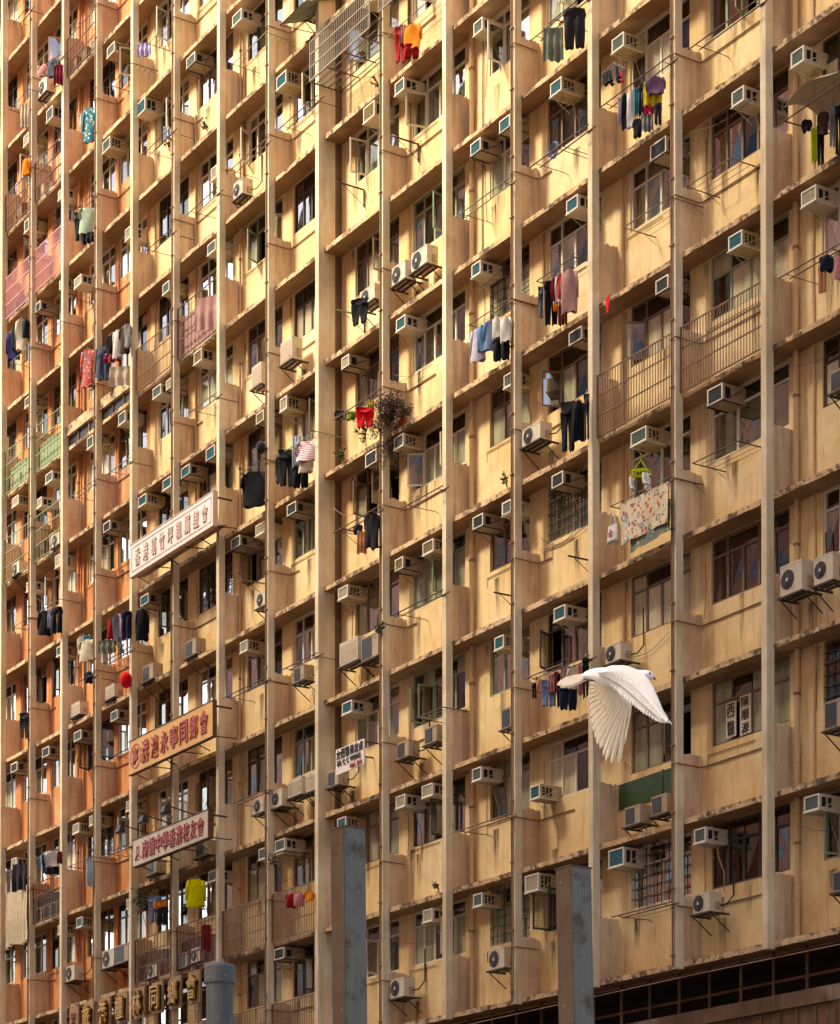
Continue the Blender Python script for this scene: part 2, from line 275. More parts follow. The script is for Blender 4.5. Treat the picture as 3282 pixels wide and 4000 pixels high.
GA=[(25.992, 32.024, 0.42, 0.82, 'red', 't', 'long red trousers'), (26.086, 32.035, 0.189, 0.447, 'rose', 's', 'pink cloth'), (26.495, 31.823, 0.586, 0.536, 'orange', 'h', 'bright orange shirt'), (26.461, 31.395, 0.518, 0.315, 'red', 't', 'short dark red trousers'), (32.72, 29.216, 0.674, 0.817, 'char', 't', 'charcoal jeans'), (31.971, 29.186, 0.565, 0.693, 'sage', 's', 'grey green towel'), (34.26, 26.709, 0.133, 0.551, 'lav', 's', 'pale lavender cloth'), (34.393, 26.715, 0.185, 0.695, 'black', 'h', 'long black top'), (34.604, 26.685, 0.236, 0.741, 'white', 'h', 'white and grey shirt'), (34.787, 26.651, 0.151, 0.53, 'teal', 's', 'teal towel'), (34.943, 26.661, 0.182, 0.625, 'navy', 't', 'navy trousers'), (35.305, 26.514, 0.538, 0.445, 'yellow', 's', 'mustard yellow towel'), (35.4, 26.598, 0.521, 0.334, 'purple', 'h', 'dusty purple top'), (35.279, 26.127, 0.436, 0.191, 'pinkred', 's', 'hot pink cloth'), (34.805, 26.033, 0.271, 0.353, 'black', 'h', 'black vest'), (35.124, 26.004, 0.335, 0.351, 'grey', 's', 'grey cloth'), (35.462, 26.046, 0.239, 0.412, 'char', 't', 'dark grey leggings'), (39.761, 23.843, 0.259, 0.199, 'black', 'h', 'small black top'), (39.962, 23.609, 0.163, 0.611, 'neon', 's', 'neon yellow long cloth'), (40.134, 23.736, 0.192, 0.884, 'black', 't', 'long black trousers'), (40.2, 23.795, 0.276, 0.405, 'brown', 'h', 'dark brown top'), (40.453, 23.827, 0.189, 0.763, 'grey', 't', 'light grey trousers'), (40.599, 23.733, 0.188, 0.89, 'black', 't', 'black leggings'), (31.513, 23.963, 0.158, 0.662, 'slate', 't', 'slate blue trousers'), (31.884, 23.924, 0.433, 0.917, 'black', 't', 'black trousers'), (31.963, 23.962, 0.161, 0.438, 'red', 's', 'red cloth'), (32.135, 23.929, 0.183, 0.521, 'white', 'h', 'white shirt with grey sleeves'), (32.21, 23.968, 0.188, 0.503, 'red', 'h', 'crimson top'), (32.533, 23.927, 0.491, 0.884, 'dustpink', 'h', 'dusty pink long sleeved top'), (32.286, 23.302, 0.285, 0.419, 'rust', 's', 'rust brown cloth'), (32.089, 23.426, 0.229, 0.178, 'orange', 's', 'small orange cloth'), (29.163, 23.936, 0.505, 0.699, 'lav', 'h', 'pale lavender dress'), (29.315, 23.951, 0.327, 0.563, 'blue', 'h', 'light blue shirt'), (29.653, 23.933, 0.435, 0.63, 'denim', 'h', 'denim blue shirt'), (29.891, 23.922, 0.29, 0.46, 'white', 'h', 'white shirt'), (30.229, 23.791, 0.348, 0.52, 'white', 'h', 'off white blouse'), (30.06, 23.436, 0.564, 0.504, 'black', 't', 'black trousers'), (24.426, 23.816, 0.645, 0.475, 'brightred', 't', 'bright red shorts'), (24.685, 23.899, 0.196, 0.17, 'yellow', 's', 'small yellow cloth'), (23.752, 23.947, 0.374, 0.192, 'olive', 'h', 'small olive top'), (23.228, 24.141, 0.342, 0.174, 'black', 'h', 'small black top'), (21.681, 23.907, 0.819, 0.463, 'stripe', 'h', 'pink and white striped shirt'), (20.702, 24.024, 0.655, 0.903, 'black', 't', 'black trousers'), (21.157, 24.217, 0.307, 0.806, 'paleblue', 's', 'pale grey blue towel'), (21.371, 23.431, 0.602, 0.556, 'black', 't', 'black shorts'), (21.618, 23.512, 0.534, 0.337, 'beige', 'h', 'greyish beige top'), (18.989, 24.019, 1.005, 0.884, 'black', 'h', 'large black jacket'), (20.295, 23.973, 0.306, 0.626, 'black', 'h', 'narrow black jacket'), (19.332, 24.688, 0.323, 0.328, 'char', 'b', 'round dark checked bundle'), (24.178, 26.457, 0.628, 0.592, 'black', 't', 'black twisted leggings'), (24.585, 21.25, 0.328, 0.738, 'black', 'h', 'black shirt'), (24.854, 21.208, 0.325, 0.81, 'black', 'h', 'black dress'), (24.278, 20.962, 0.302, 0.513, 'peach', 's', 'peach cloth'), (24.097, 21.167, 0.311, 0.21, 'char', 'h', 'small charcoal top'), (32.474, 21.229, 0.463, 1.033, 'black', 't', 'black jeans'), (32.851, 21.118, 0.379, 0.811, 'black', 'h', 'black jacket'), (33.117, 21.176, 0.177, 0.939, 'char', 't', 'charcoal trousers'), (40.277, 21.191, 0.364, 0.266, 'navy', 'h', 'navy top'), (40.172, 21.073, 0.225, 0.506, 'peach', 't', 'peach orange scarf'), (40.559, 21.081, 0.167, 0.416, 'rose', 'h', 'pink top'), (31.267, 15.746, 0.159, 0.315, 'black', 't', 'black sock pair'), (31.458, 15.785, 0.187, 0.277, 'peach', 'h', 'salmon top'), (31.794, 15.671, 0.473, 0.544, 'denim', 't', 'blue denim shorts'), (31.921, 15.775, 0.241, 0.376, 'dustpink', 's', 'dusty mauve cloth'), (32.065, 15.791, 0.092, 0.418, 'red', 's', 'thin red cloth'), (32.215, 15.704, 0.256, 0.701, 'navy', 't', 'navy trousers'), (32.387, 15.829, 0.283, 0.432, 'dustpink', 's', 'pink striped towel'), (32.668, 15.727, 0.392, 0.43, 'beige', 'h', 'beige patterned top'), (32.471, 15.377, 0.564, 0.472, 'navy', 't', 'dark navy shorts'), (32.891, 15.739, 0.167, 0.627, 'rose', 's', 'pale pink striped towel'), (33.074, 15.826, 0.199, 0.805, 'black', 't', 'black trousers'), (5.829, 40.387, 0.725, 0.334, 'rose', 'h', 'pale pink top'), (6.429, 40.282, 0.596, 0.512, 'slate', 'h', 'grey top'), (6.793, 39.946, 0.366, 0.582, 'maroon', 's', 'maroon towel'), (8.993, 37.69, 0.582, 0.991, 'tealfl', 'h', 'teal flowered dress'), (8.57, 37.71, 0.373, 0.569, 'white', 's', 'white towel'), (8.349, 34.914, 0.511, 0.817, 'black', 't', 'black trousers'), (8.857, 34.85, 0.73, 0.755, 'mint', 'h', 'mint green shirt'), (8.953, 34.094, 0.582, 0.321, 'black', 's', 'short black cloth'), (4.386, 38.161, 0.4, 0.499, 'orange', 'h', 'orange and red top'), (4.27, 39.906, 0.439, 0.725, 'beige', 's', 'beige cloth'), (12.604, 37.891, 0.522, 0.361, 'lilac', 's', 'lilac blue cloth'), (3.454, 33.194, 0.663, 0.855, 'indigo', 'h', 'indigo blue dress'), (3.592, 33.319, 0.432, 0.678, 'black', 'h', 'black top'), (4.035, 33.357, 0.503, 0.924, 'cream', 'h', 'cream blouse'), (4.377, 33.256, 0.312, 0.572, 'black', 'h', 'black shirt'), (8.903, 30.7, 0.616, 1.059, 'coral', 'h', 'coral floral dress'), (9.783, 30.479, 0.46, 0.885, 'slate', 'h', 'slate grey shirt'), (10.051, 30.244, 0.621, 0.835, 'denimd', 't', 'dark denim jeans'), (10.497, 30.546, 0.366, 0.623, 'black', 'h', 'black vest'), (10.904, 30.536, 0.405, 0.781, 'white', 'h', 'white vest'), (11.375, 30.456, 0.474, 0.73, 'brown', 'h', 'brown shirt'), (11.584, 30.471, 0.325, 0.66, 'grey', 'h', 'grey shirt'), (10.643, 29.986, 0.783, 0.253, 'maroon', 's', 'crimson lace cloth'), (11.205, 29.422, 0.973, 0.549, 'beige', 's', 'white lace curtain panel'), (16.425, 29.426, 1.015, 0.876, 'dustpink', 's', 'dusty pink sheet'), (5.912, 23.943, 0.673, 0.72, 'black', 'h', 'black jacket'), (6.342, 23.878, 0.262, 0.542, 'lilac', 's', 'lilac cloth'), (6.739, 23.822, 0.601, 0.78, 'black', 't', 'black trousers'), (10.515, 22.477, 0.322, 0.551, 'red', 'h', 'red shirt'), (10.922, 22.485, 0.404, 0.731, 'slate', 'h', 'dark grey striped shirt'), (11.218, 22.453, 0.19, 0.638, 'redw', 's', 'red and white cloth'), (11.544, 22.436, 0.461, 0.794, 'navy', 't', 'navy trousers'), (12.536, 22.241, 0.531, 0.86, 'black', 'h', 'black shirt behind the column'), (8.542, 22.497, 0.417, 0.518, 'cream', 'h', 'cream ribbed top'), (8.883, 22.457, 0.313, 0.422, 'teal', 's', 'blue green cloth'), (8.868, 22.321, 0.66, 0.61, 'cream', 'h', 'cream cardigan'), (9.023, 21.37, 0.357, 0.327, 'navy', 'h', 'small navy top'), (4.367, 21.239, 0.448, 0.766, 'char', 't', 'black and white trousers'), (10.269, 21.965, 0.692, 0.378, 'sage', 's', 'teal grey towel'), (15.788, 14.253, 0.86, 0.713, 'yellowb', 'h', 'bright yellow tee shirt'), (13.346, 14.214, 0.499, 0.728, 'denim', 't', 'pale denim trousers'), (13.677, 14.028, 0.524, 0.211, 'orange', 's', 'orange cloth'), (13.812, 13.832, 0.493, 0.482, 'char', 't', 'dark trousers'), (16.417, 12.974, 0.34, 0.69, 'redd', 's', 'dark red scarf'), (3.644, 16.001, 1.616, 1.681, 'beige', 'S', 'large beige dust sheet'), (5.843, 16.669, 0.325, 0.461, 'blue', 'h', 'bright blue top'), (6.018, 16.614, 0.359, 0.542, 'black', 't', 'black trousers'), (6.587, 16.648, 0.732, 0.461, 'white', 'h', 'white tee shirt'), (7.033, 16.554, 0.21, 0.358, 'redd', 's', 'dark red cloth'), (6.471, 16.39, 0.687, 0.433, 'navy', 't', 'navy shorts'), (9.143, 15.968, 0.311, 0.792, 'paleblue', 's', 'pale blue towel'), (4.175, 16.694, 0.85, 0.816, 'char', 's', 'dark grey blanket'), (20.917, 13.03, 0.373, 0.334, 'red', 'h', 'small red top'), (21.316, 12.977, 0.377, 0.297, 'rose', 'h', 'small pink top'), (21.805, 12.975, 0.348, 0.255, 'orange', 'h', 'small orange red top')]
RK=[(33.653, 26.742, 2.288, 'rods'), (31.906, 29.275, 1.356, 'rods'), (31.247, 29.23, 1.16, 'rods'), (25.54, 31.99, 2.299, 'frame'), (36.487, 26.612, 2.148, 'rods'), (36.44, 24.0, 1.296, 'frame'), (34.451, 24.015, 1.482, 'frame'), (36.601, 18.647, 1.318, 'frame'), (34.003, 18.608, 1.916, 'frame'), (39.065, 21.236, 1.64, 'rods'), (28.908, 24.097, 1.585, 'frame'), (31.458, 24.087, 1.307, 'frame'), (20.358, 32.097, 1.95, 'rods'), (17.594, 32.157, 2.087, 'rods'), (17.943, 34.829, 1.774, 'frame'), (10.555, 37.619, 1.397, 'frame'), (13.007, 37.657, 1.097, 'frame'), (12.664, 34.753, 1.746, 'rods'), (12.778, 31.998, 1.642, 'rods'), (15.382, 31.991, 1.717, 'rods'), (28.394, 26.66, 2.102, 'rods'), (31.214, 26.571, 1.195, 'rods'), (26.176, 20.932, 1.692, 'rods'), (23.179, 26.574, 0.0, 'bracket'), (23.153, 29.643, 0.0, 'bracket'), (25.602, 29.691, 0.0, 'bracket'), (23.07, 21.407, 0.0, 'bracket'), (29.801, 18.04, 0.0, 'bracket'), (32.504, 18.058, 0.0, 'bracket'), (23.077, 23.958, 2.074, 'rods'), (20.539, 23.968, 1.686, 'frame'), (18.368, 24.136, 1.246, 'frame'), (3.38, 32.265, 1.32, 'frame'), (5.314, 32.162, 1.851, 'frame'), (8.43, 32.313, 0.952, 'frame'), (7.777, 26.739, 1.635, 'rods'), (10.449, 26.624, 1.428, 'rods'), (15.495, 26.662, 1.574, 'rods'), (25.722, 18.593, 2.146, 'rods'), (20.55, 18.609, 1.761, 'rods'), (23.08, 21.26, 2.001, 'rods'), (30.963, 15.889, 1.427, 'rods'), (26.762, 16.016, 1.105, 'frame'), (17.454, 18.628, 2.257, 'rods'), (18.368, 21.462, 0.0, 'bracket'), (5.49, 23.954, 1.667, 'frame'), (3.629, 24.025, 1.127, 'frame'), (9.988, 21.336, 1.914, 'rods'), (8.549, 21.19, 0.892, 'rods'), (10.65, 18.554, 1.264, 'rods'), (32.001, 15.811, 1.291, 'rods'), (7.783, 15.956, 1.687, 'frame'), (10.233, 15.879, 1.693, 'rods'), (17.818, 15.818, 1.94, 'rods'), (28.356, 13.158, 2.125, 'rods'), (34.038, 10.421, 1.908, 'rods'), (3.259, 40.146, 1.45, 'frame'), (5.445, 40.165, 1.73, 'rods'), (8.244, 35.05, 1.179, 'rods'), (3.496, 42.693, 1.257, 'rods'), (32.075, 26.585, 1.21, 'rods')]
BIRD=(65.732,-24.123,3.945)
LIGHT=dict(sun=2.1,ang=12,el=50,az=205,sky=.12,exp=2.12,wb=7400)
# ------------------------------------------------------------------ the two joined apartment blocks
KMIN,KMAX=-5,9
def columns_for(left):
    out=[]
    if left: out=[-12.0,-9.62,-7.24,-4.86,-2.5,-.12]+COL[:8]
    else: out=COL[8:16]+[43.85,46.5,49.2]
    return out
def windows_for(left):
    out=[]
    if left:
        for a in (-11.8,-9.4,-7.0,-4.65,-2.28): out.append((None,a,a+1.75))
        for b in range(-1,8): out.append((b,)+WIN[b])
    else:
        for b in range(8,15): out.append((b,)+WIN[b])
        for a in (41.9,44.3,46.9): out.append((None,a,a+1.9))
    return out
ORANGE_END=11.454
STYLE_FR=['frame_white','frame_white','frame_brown','frame_brown','frame_sage','frame_dark']
def window(parent,b,k,s0,s1,rng,mb=None,spec=None):
    """one window: frame > panes, curtain, open sash"""
    z0=zk(k)+1.50; z1=zk(k)+2.735; fr=rng.choice(STYLE_FR); y=.515
    if b is not None and b<=5: fr=rng.choice(['frame_white','frame_white','frame_brown','frame_dark'])
    w=s1-s0; n=max(2,round(w/.47)); tz=z0+rng.choice([.80,.84,.84,.88])
    spec=spec or {}
    fr=spec.get('frame',fr); n=spec.get('n',n)
    F=mb or MB(); F.use(fr); t=.045; d=.05
    F.box(s0,s1,y,y+d,z0,z0+t); F.box(s0,s1,y,y+d,z1-t,z1)
    F.box(s0,s0+t,y,y+d,z0+t,z1-t); F.box(s1-t,s1,y,y+d,z0+t,z1-t)
    F.box(s0+t,s1-t,y+.004,y+d-.004,tz,tz+t)
    xs=[s0+(w)*i/n for i in range(n+1)]
    for i in range(1,n): F.box(xs[i]-.028,xs[i]+.028,y+.002,y+d-.002,z0+t,tz)
    for i in range(1,n,2 if n>3 else 1): F.box(xs[i]-.022,xs[i]+.022,y+.002,y+d-.002,tz+t,z1-t)
    if spec.get('grid') or rng.random()<.07:
        F.use('frame_dark')
        for i in range(1,2*n): F.box(s0+w*i/(2*n)-.009,s0+w*i/(2*n)+.009,y-.015,y-.002,z0,z1)
        for i in range(1,6): F.box(s0,s1,y-.03,y-.016,z0+(z1-z0)*i/6-.009,z0+(z1-z0)*i/6+.009)
        F.use(fr)
    if not mb: root=F.build('window',parent)
    opens=set(spec.get('open',[i for i in range(n) if rng.random()<.13]))
    G=mb or MB(); wtint=rng.random()
    gm=spec.get('glass') or (rng.choice(['glass_frost','glass_frost_pale']) if rng.random()<(.26 if (b or 0)<8 else .42) else 'glass_mirror' if wtint<(.62 if (b or 0)<8 else .33) else 'glass_clear' if wtint<.78 else 'glass_green' if wtint<.9 else 'glass_dark')
    for i in range(n):
        G.use(gm if rng.random()<.8 else rng.choice(['glass_clear','glass_dark']))
        if i not in opens: G.quad((xs[i]+.02,y+.03,z0+t),(xs[i+1]-.02,y+.03+rng.uniform(-.006,.006),z0+t),(xs[i+1]-.02,y+.03,tz),(xs[i]+.02,y+.03,tz))
        G.use(spec.get('top') or ('glass_dark' if rng.random()<.72 else gm))
        G.quad((xs[i]+.02,y+.03,tz+t),(xs[i+1]-.02,y+.03,tz+t),(xs[i+1]-.02,y+.03+rng.uniform(-.004,.004),z1-t),(xs[i]+.02,y+.03,z1-t))
    if not mb: G.build('pane',root)
    # curtains or blinds hanging in the room
    cur=spec.get('curtain', rng.choice(['cream','green','pink','white','brown','cream',None,None,None,'green','blue'] if (b or 0)<10 else ['green','pink','cream','green','pink','brown',None,None]))
    if cur:
        K=mb or MB(); K.use('curtain_'+cur)
        full=rng.random()<.4
        for i in range(n):
            if not full and rng.random()<.45: continue
            a,bx=xs[i]+.02,xs[i+1]-.02; ph=rng.uniform(0,6)
            if not full and rng.random()<.5: a=a+(bx-a)*.45
            K.grid(lambda u,v,a=a,bx=bx,ph=ph:(a+(bx-a)*u,y+.16+.022*math.sin(u*16+ph)+.01*math.sin(v*3),z0-.05+(z1-z0+.03)*v),10,2)
        if not mb and K.f: K.build('curtain',root,smooth=True)
    for i in opens:
        S=mb or MB(); S.use(fr)
        ang=R_(rng.uniform(50,95)); hx=xs[i] if rng.random()<.5 else xs[i+1]; sg=1 if hx==xs[i] else -1
        L=xs[i+1]-xs[i]-.05
        ca,sa=math.cos(ang)*sg,-math.sin(ang)
        def q(u,v,o=0): return (hx+ca*u-sa*o*sg, y+sa*u+ca*o*sg, v)
        for (u0,u1,v0,v1) in ((0,L,z0+.03,z0+.07),(0,L,tz-.05,tz-.01),(0,.035,z0+.07,tz-.05),(L-.035,L,z0+.07,tz-.05)):
            S.hexa([q(u0,v0),q(u1,v0),q(u1,v0,.025),q(u0,v0,.025),q(u0,v1),q(u1,v1),q(u1,v1,.025),q(u0,v1,.025)])
        S.use('glass_clear'); S.quad(q(.03,z0+.06,.012),q(L-.03,z0+.06,.012),q(L-.03,tz-.04,.012),q(.03,tz-.04,.012))
        if not mb: S.build('open_sash',root)
    if not mb: return root

SPEC={(13,-3):dict(frame='frame_white',open=[],curtain='green',glass='glass_clear',n=3),(12,-3):dict(frame='frame_white',open=[],glass='glass_green',curtain='green',n=2),
 (13,-4):dict(frame='frame_brown',open=[],curtain='pink',glass='glass_dark'),(13,-5):dict(frame='frame_brown',open=[],curtain=None,n=4,glass='glass_frost'),
 (12,-5):dict(frame='frame_brown',open=[3],curtain=None,n=4,glass='glass_frost'),(12,-4):dict(frame='frame_brown',open=[],curtain=None,n=4,glass='glass_frost_pale'),
 (13,-2):dict(frame='frame_sage',open=[],curtain='green',n=4,glass='glass_frost_pale'),(13,0):dict(open=[],curtain='pink',glass='glass_mirror',frame='frame_brown'),
 (13,-1):dict(open=[],curtain='pink',glass='glass_mirror',frame='frame_brown'),(13,1):dict(open=[],curtain='pink',glass='glass_clear',frame='frame_brown'),
 (9,1):dict(frame='frame_white',curtain='green',glass='glass_clear',n=4,open=[0]),(8,1):dict(frame='frame_white',curtain='green',glass='glass_green',open=[0]),
 (5,-2):dict(frame='frame_dark',grid=True,glass='glass_mirror',curtain='cream'),(10,1):dict(frame='frame_white',curtain='white',glass='glass_clear',open=[1]),
 (13,-6):dict(frame='frame_dark',open=[],glass='glass_dark',curtain=None)}
def ragged(mb,x0,x1,y0,y1,z0,z1,rng):
    n=7
    for i in range(n):
        a=y0+(y1-y0)*i/n; b=y0+(y1-y0)*(i+1)/n
        za=z1+rng.uniform(-.035,.03); zb=z1+rng.uniform(-.02,.035)
        mb.hexa([(x0,a,z0),(x1,a,z0),(x1,b,z0),(x0,b,z0),(x0,a,za),(x1,a,za),(x1,b,zb),(x0,b,zb)])
def block(left):
    rng=random.Random(11 if left else 23)
    xa,xb=(-13.0,21.879) if left else (22.04,50.0)
    kmin=-7 if left else -6
    root=thing('apartment_building',((xa+xb)/2,0,0),
      'cream and orange apartment block left of the wide solid column, three long signs on it' if left else
      'yellow apartment block right of the wide solid column, with mouldy ledges','apartment building')
    # back wall with window openings
    wy,wo=MB().use('wall_yellow'),MB().use('wall_orange')
    def wall_box(a,b,z0,z1):
        if b<=ORANGE_END: wo.box(a,b,WALL,.62,z0,z1)
        elif a>=ORANGE_END: wy.box(a,b,WALL,.62,z0,z1)
        else:
            wo.box(a,ORANGE_END,WALL,.62,z0,z1); wy.box(ORANGE_END,b,WALL,.62,z0,z1)
    wins=windows_for(left)
    for k in range(kmin,KMAX):
        wall_box(xa,xb,zk(k),zk(k)+1.5)
        p=xa
        for (b,s0,s1) in wins+[(None,xb,xb)]:
            if s0>p: wall_box(p,s0,zk(k)+1.5,zk(k)+H)
            p=s1
    if wy.f: wy.build('wall',root)
    if wo.f: tag(wo.build('wall',root),label='faded orange painted wall sections')
    # rooms behind
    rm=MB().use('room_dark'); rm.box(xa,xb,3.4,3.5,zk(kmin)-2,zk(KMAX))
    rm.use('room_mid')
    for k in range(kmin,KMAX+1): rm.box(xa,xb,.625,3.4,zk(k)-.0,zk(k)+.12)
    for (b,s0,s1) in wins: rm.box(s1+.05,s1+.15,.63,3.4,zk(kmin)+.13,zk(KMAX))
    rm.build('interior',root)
    # ledges
    for k in range(kmin,KMAX+1):
        L=MB().use('soffit'); z=zk(k); n=int((xb-xa)/.11)
        prof=[]
        for i in range(n+1):
            chip=rng.random()<.05
            prof.append((xa+(xb-xa)*i/n, rng.uniform(-.004,.004)+(.03 if chip else 0), z+rng.uniform(-.004,.006)+(.02 if chip else 0), z+.11+rng.uniform(-.004,.006)+.008*math.sin(i*.05+k)))
        b0=len(L.v)
        for (x,y,zb,zt) in prof: L.v+=[(x,y,zb),(x,y,zt),(x,WALL-.001,zt),(x,WALL-.001,z+.0)]
        for i in range(n):
            q=b0+i*4; r=q+4
            L.use('ledge_edge_concrete'); L.face([q,r,r+1,q+1])
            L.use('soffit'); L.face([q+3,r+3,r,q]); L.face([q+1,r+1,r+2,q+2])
        L.face([b0,b0+1,b0+2,b0+3]); e=b0+n*4; L.face([e+3,e+2,e+1,e])
        L.build('ledge',root)
    ztop=zk(KMAX)+1.2; zbot=zk(kmin) if not left else zk(kmin)
    cols=columns_for(left)
    for ci,x in enumerate(cols):
        m=MB().use('column_cream')
        solid=(not left and ci==0)
        if solid:
            m.box(x-.16,x,-.165,.30,zbot-.03,ztop); m.use('joint_grey'); m.box(x-.15,x-.03,.302,WALL-.002,zbot,ztop)
        else:
            n=24
            m.box(x-.15,x,-.165,.012,zbot-.03,ztop)
            m.use('screen_cream')
            for k in range(kmin,KMAX):
                ragged(m,x-.13,x-.018,.014,WALL-.002,zk(k)+.112,zk(k)+1.38,rng)
        m.build('column',root)
    # conduits clamped to every other column, bending along the screens and the wall
    idx=[(i,x) for i,x in enumerate(COL) if i%2==1]
    for i,x in idx:
        if (left and i>7) or (not left and i<8) : continue
        m=MB().use('conduit_brown')
        m.tube([(x-.115,-.182,zbot),(x-.115,-.182,ztop)],.014,6)
        m.tube([(x-.06,-.178,zbot),(x-.06,-.178,ztop)],.009,5)
        for k in range(kmin,KMAX):
            z=zk(k)+1.17
            ln=rng.choice([.0,.4,2.0,2.1,1.2]); pts=[(x-.115,-.20,z-.02),(x+.0,-.20,z+.0),(x+.022,-.17,z),(x+.022,.40,z-.01)]
            if ln: pts+=[(x+.06,WALL-.02,z),(x+.06+ln,WALL-.02,z+.0)]
            m.tube(pts,.014,6)
            for zz in (z+.35,z-.95): m.box(x-.165,x-.03,-.2,-.166,zz,zz+.025)
        m.build('conduit',root)
    for x,y,r in ((6.788,.40,.045),(16.92,.42,.03),(-2.4,.4,.05)) if left else ((27.9,.39,.055),(38.70,.39,.055),(43.9,.4,.05)):
        m=MB().use('wall_orange' if x<10 else 'pipe_cream'); m.tube([(x,y,zbot),(x,y,ztop)],r,10)
        m.use('conduit_brown')
        for k in range(kmin,KMAX):
            m.tube([(x,y,zk(k)+1.9),(x,y,zk(k)+1.95)],r+.012,10)
        m.build('drain_pipe',root)
    # old surface cables drooping on the wall beside windows
    for (b,s0,s1) in wins:
        if b is None: continue
        for k in range(kmin,KMAX):
            if rng.random()<.45:
                m=MB().use('conduit_brown')
                x=s0-rng.uniform(.08,.22); z=zk(k)+2.4; zz=zk(k)+rng.uniform(1.0,1.6)
                m.tube([(x,.468,z),(x+.03,.466,(z+zz)/2),(x+rng.uniform(-.1,.15),.465,zz)],.007,4); m.build('cable',root)
            if rng.random()<.3:
                m=MB().use('conduit_brown')
                z=zk(k)+rng.uniform(1.36,1.44); m.tube([(s0-.08,.462,z-.22),(s0-.08,.462,z),(s0+rng.uniform(.8,1.6),.462,z)],.009,4); m.build('cable',root)
    # thin added waste pipes, crooked, and sagging loose wires
    for (b,s0,s1) in wins:
        if b is None or rng.random()<.35: continue
        x=s0-rng.uniform(.10,.24); ka=rng.randint(kmin,2); kb=rng.randint(ka+2,KMAX)
        m=MB().use(rng.choice(['pipe_cream','conduit_brown','hose_tan'])); pts=[]
        for k in range(ka,kb): pts+=[(x+rng.uniform(-.02,.02),.455,zk(k)+.1),(x+rng.uniform(-.03,.03),.45,zk(k)+1.4)]
        m.tube(pts,rng.choice([.016,.022,.028]),6); m.build('waste_pipe',root)
    for q in range(34):
        b,s0,s1=rng.choice([w for w in wins if w[0] is not None]); k=rng.randint(kmin,KMAX-1); z=zk(k)+rng.uniform(1.2,2.5); L=rng.uniform(1.2,2.4); yy=rng.choice([.44,.1,-.02]); sg=rng.uniform(.05,.3); dz=rng.uniform(-.35,.35)
        m=MB().use(rng.choice(['dark_metal','conduit_brown'])); m.tube([(s0-.2+L*i/8,yy,z+dz*i/8-sg*math.sin(math.pi*i/8)) for i in range(9)],.006,4); m.build('cable',root)
    # drip stains running down the wall below sills and cooling units
    sm=bpy.data.meshes.new('water_stain'); sv=[];sf=[];sc=[]
    def stain(x,z,w,h,a,yy=WALL-.0022):
        n0=len(sv)
        for j in range(5):
            t=j/4
            for u,e in ((0,0),(.3,1),(.7,1),(1,0)):
                sv.append((x+w*(u-.5)*(1-.35*t)-root.location.x,yy,z-h*t)); sc.append(a*e*(1-t)**1.1*(1 if j else .85))
        for j in range(4):
            for q in range(3): b0=n0+j*4+q; sf.append((b0,b0+1,b0+5,b0+4))
    for (b,s0,s1) in wins:
        if b is None: continue
        for k in range(kmin,KMAX):
            for q in range(rng.choice([1,2,3])): stain(rng.uniform(s0,s1),zk(k)+1.49,rng.uniform(.08,.4),rng.uniform(.5,1.3),rng.uniform(.35,.95))
            if rng.random()<.5: stain(s0-.12,zk(k)+2.7,rng.uniform(.1,.25),rng.uniform(.5,1.2),rng.uniform(.4,.8))
    for (x,z,w,h,c_) in AC+OU:
        if (xa<x<xb): stain(x+w*.5,z-.05 if z-Z0-H*math.floor((z-Z0)/H)<1.4 else z-1.0,.3,rng.uniform(.6,1.1),1.0)
    sm.from_pydata(sv,[],sf); sm.materials.append(MATS['water_stain']); ca=sm.color_attributes.new('stain','FLOAT_COLOR','POINT')
    for i,a in enumerate(sc): ca.data[i].color=(a,a,a,1)
    so_=bpy.data.objects.new('water_stain',sm); C.objects.link(so_); so_.parent=root; so_['kind']='stuff'
    # windows
    rest=MB()
    for (b,s0,s1) in wins:
        for k in range(kmin,KMAX):
            x,yt=to_frame(s0 if b!=-1 else s1,.5,zk(k)+2.7); _,yb=to_frame(s1,.5,zk(k)+1.5)
            seen=(b is not None) and yb>-40 and yt<4060
            r2=random.Random(k*37+int(s0*10))
            if seen and not (b==-1 and False): window(root,b,k,s0,s1,r2,spec=SPEC.get((b,k)))
            else: window(None,b,k,s0,s1,r2,mb=rest)
    if rest.f: tag(rest.build('window',root),kind='stuff')
    return root
BL=block(True); BR=block(False)
# lower part: dark recess with thin posts and the podium parapet under the last ledge
pod=thing('podium_building',(20,0,0),'dark podium storey with thin posts and board parapet under the lowest ledge','podium')
m=MB().use('room_dark'); m.box(-13,50,1.9,2.0,0,zk(-6)-.05); m.build('back_wall',pod)
m=MB().use('podium_brown'); m.box(-13,50,-.12,.10,8.02,8.30); m.box(-13,50,.10,1.9,8.1,8.28); m.build('parapet_beam',pod)
m=MB().use('podium_brown'); m.box(-13,50,-.06,.08,5.2,8.018)
x=-12.9
while x<50:
    w=rnd.uniform(.34,.6); m.box(x,x+.05,-.085,-.061,5.25,7.98); x+=w
m.build('board_cladding',pod)
for i in range(40):
    x=22.3+i*.93
    if x>49.5: break
    m=MB().use('podium_brown'); m.box(x-.02,x+.02,.30,.34,8.305,zk(-6)-.005); m.build('post',pod)
for i in range(24):
    x=-11.5+i*1.4
    m=MB().use('column_cream'); m.box(x-.035,x+.035,.0,.07,8.425,zk(-7)+H-.005 if False else zk(-7)); 
    if zk(-7)<8.425: break
    m.build('post',pod)
m=MB().use('conduit_brown'); m.tube([(22,.9,8.75),(50,.9,8.80)],.03,6); m.tube([(22,.02,8.95),(36,-.0,9.02),(50,.02,8.98)],.012,5); m.build('pipe_run',pod)
m=MB().use('room_dark'); m.box(-13,50,-.02,.05,0,5.19)
m.use('steel_grey')
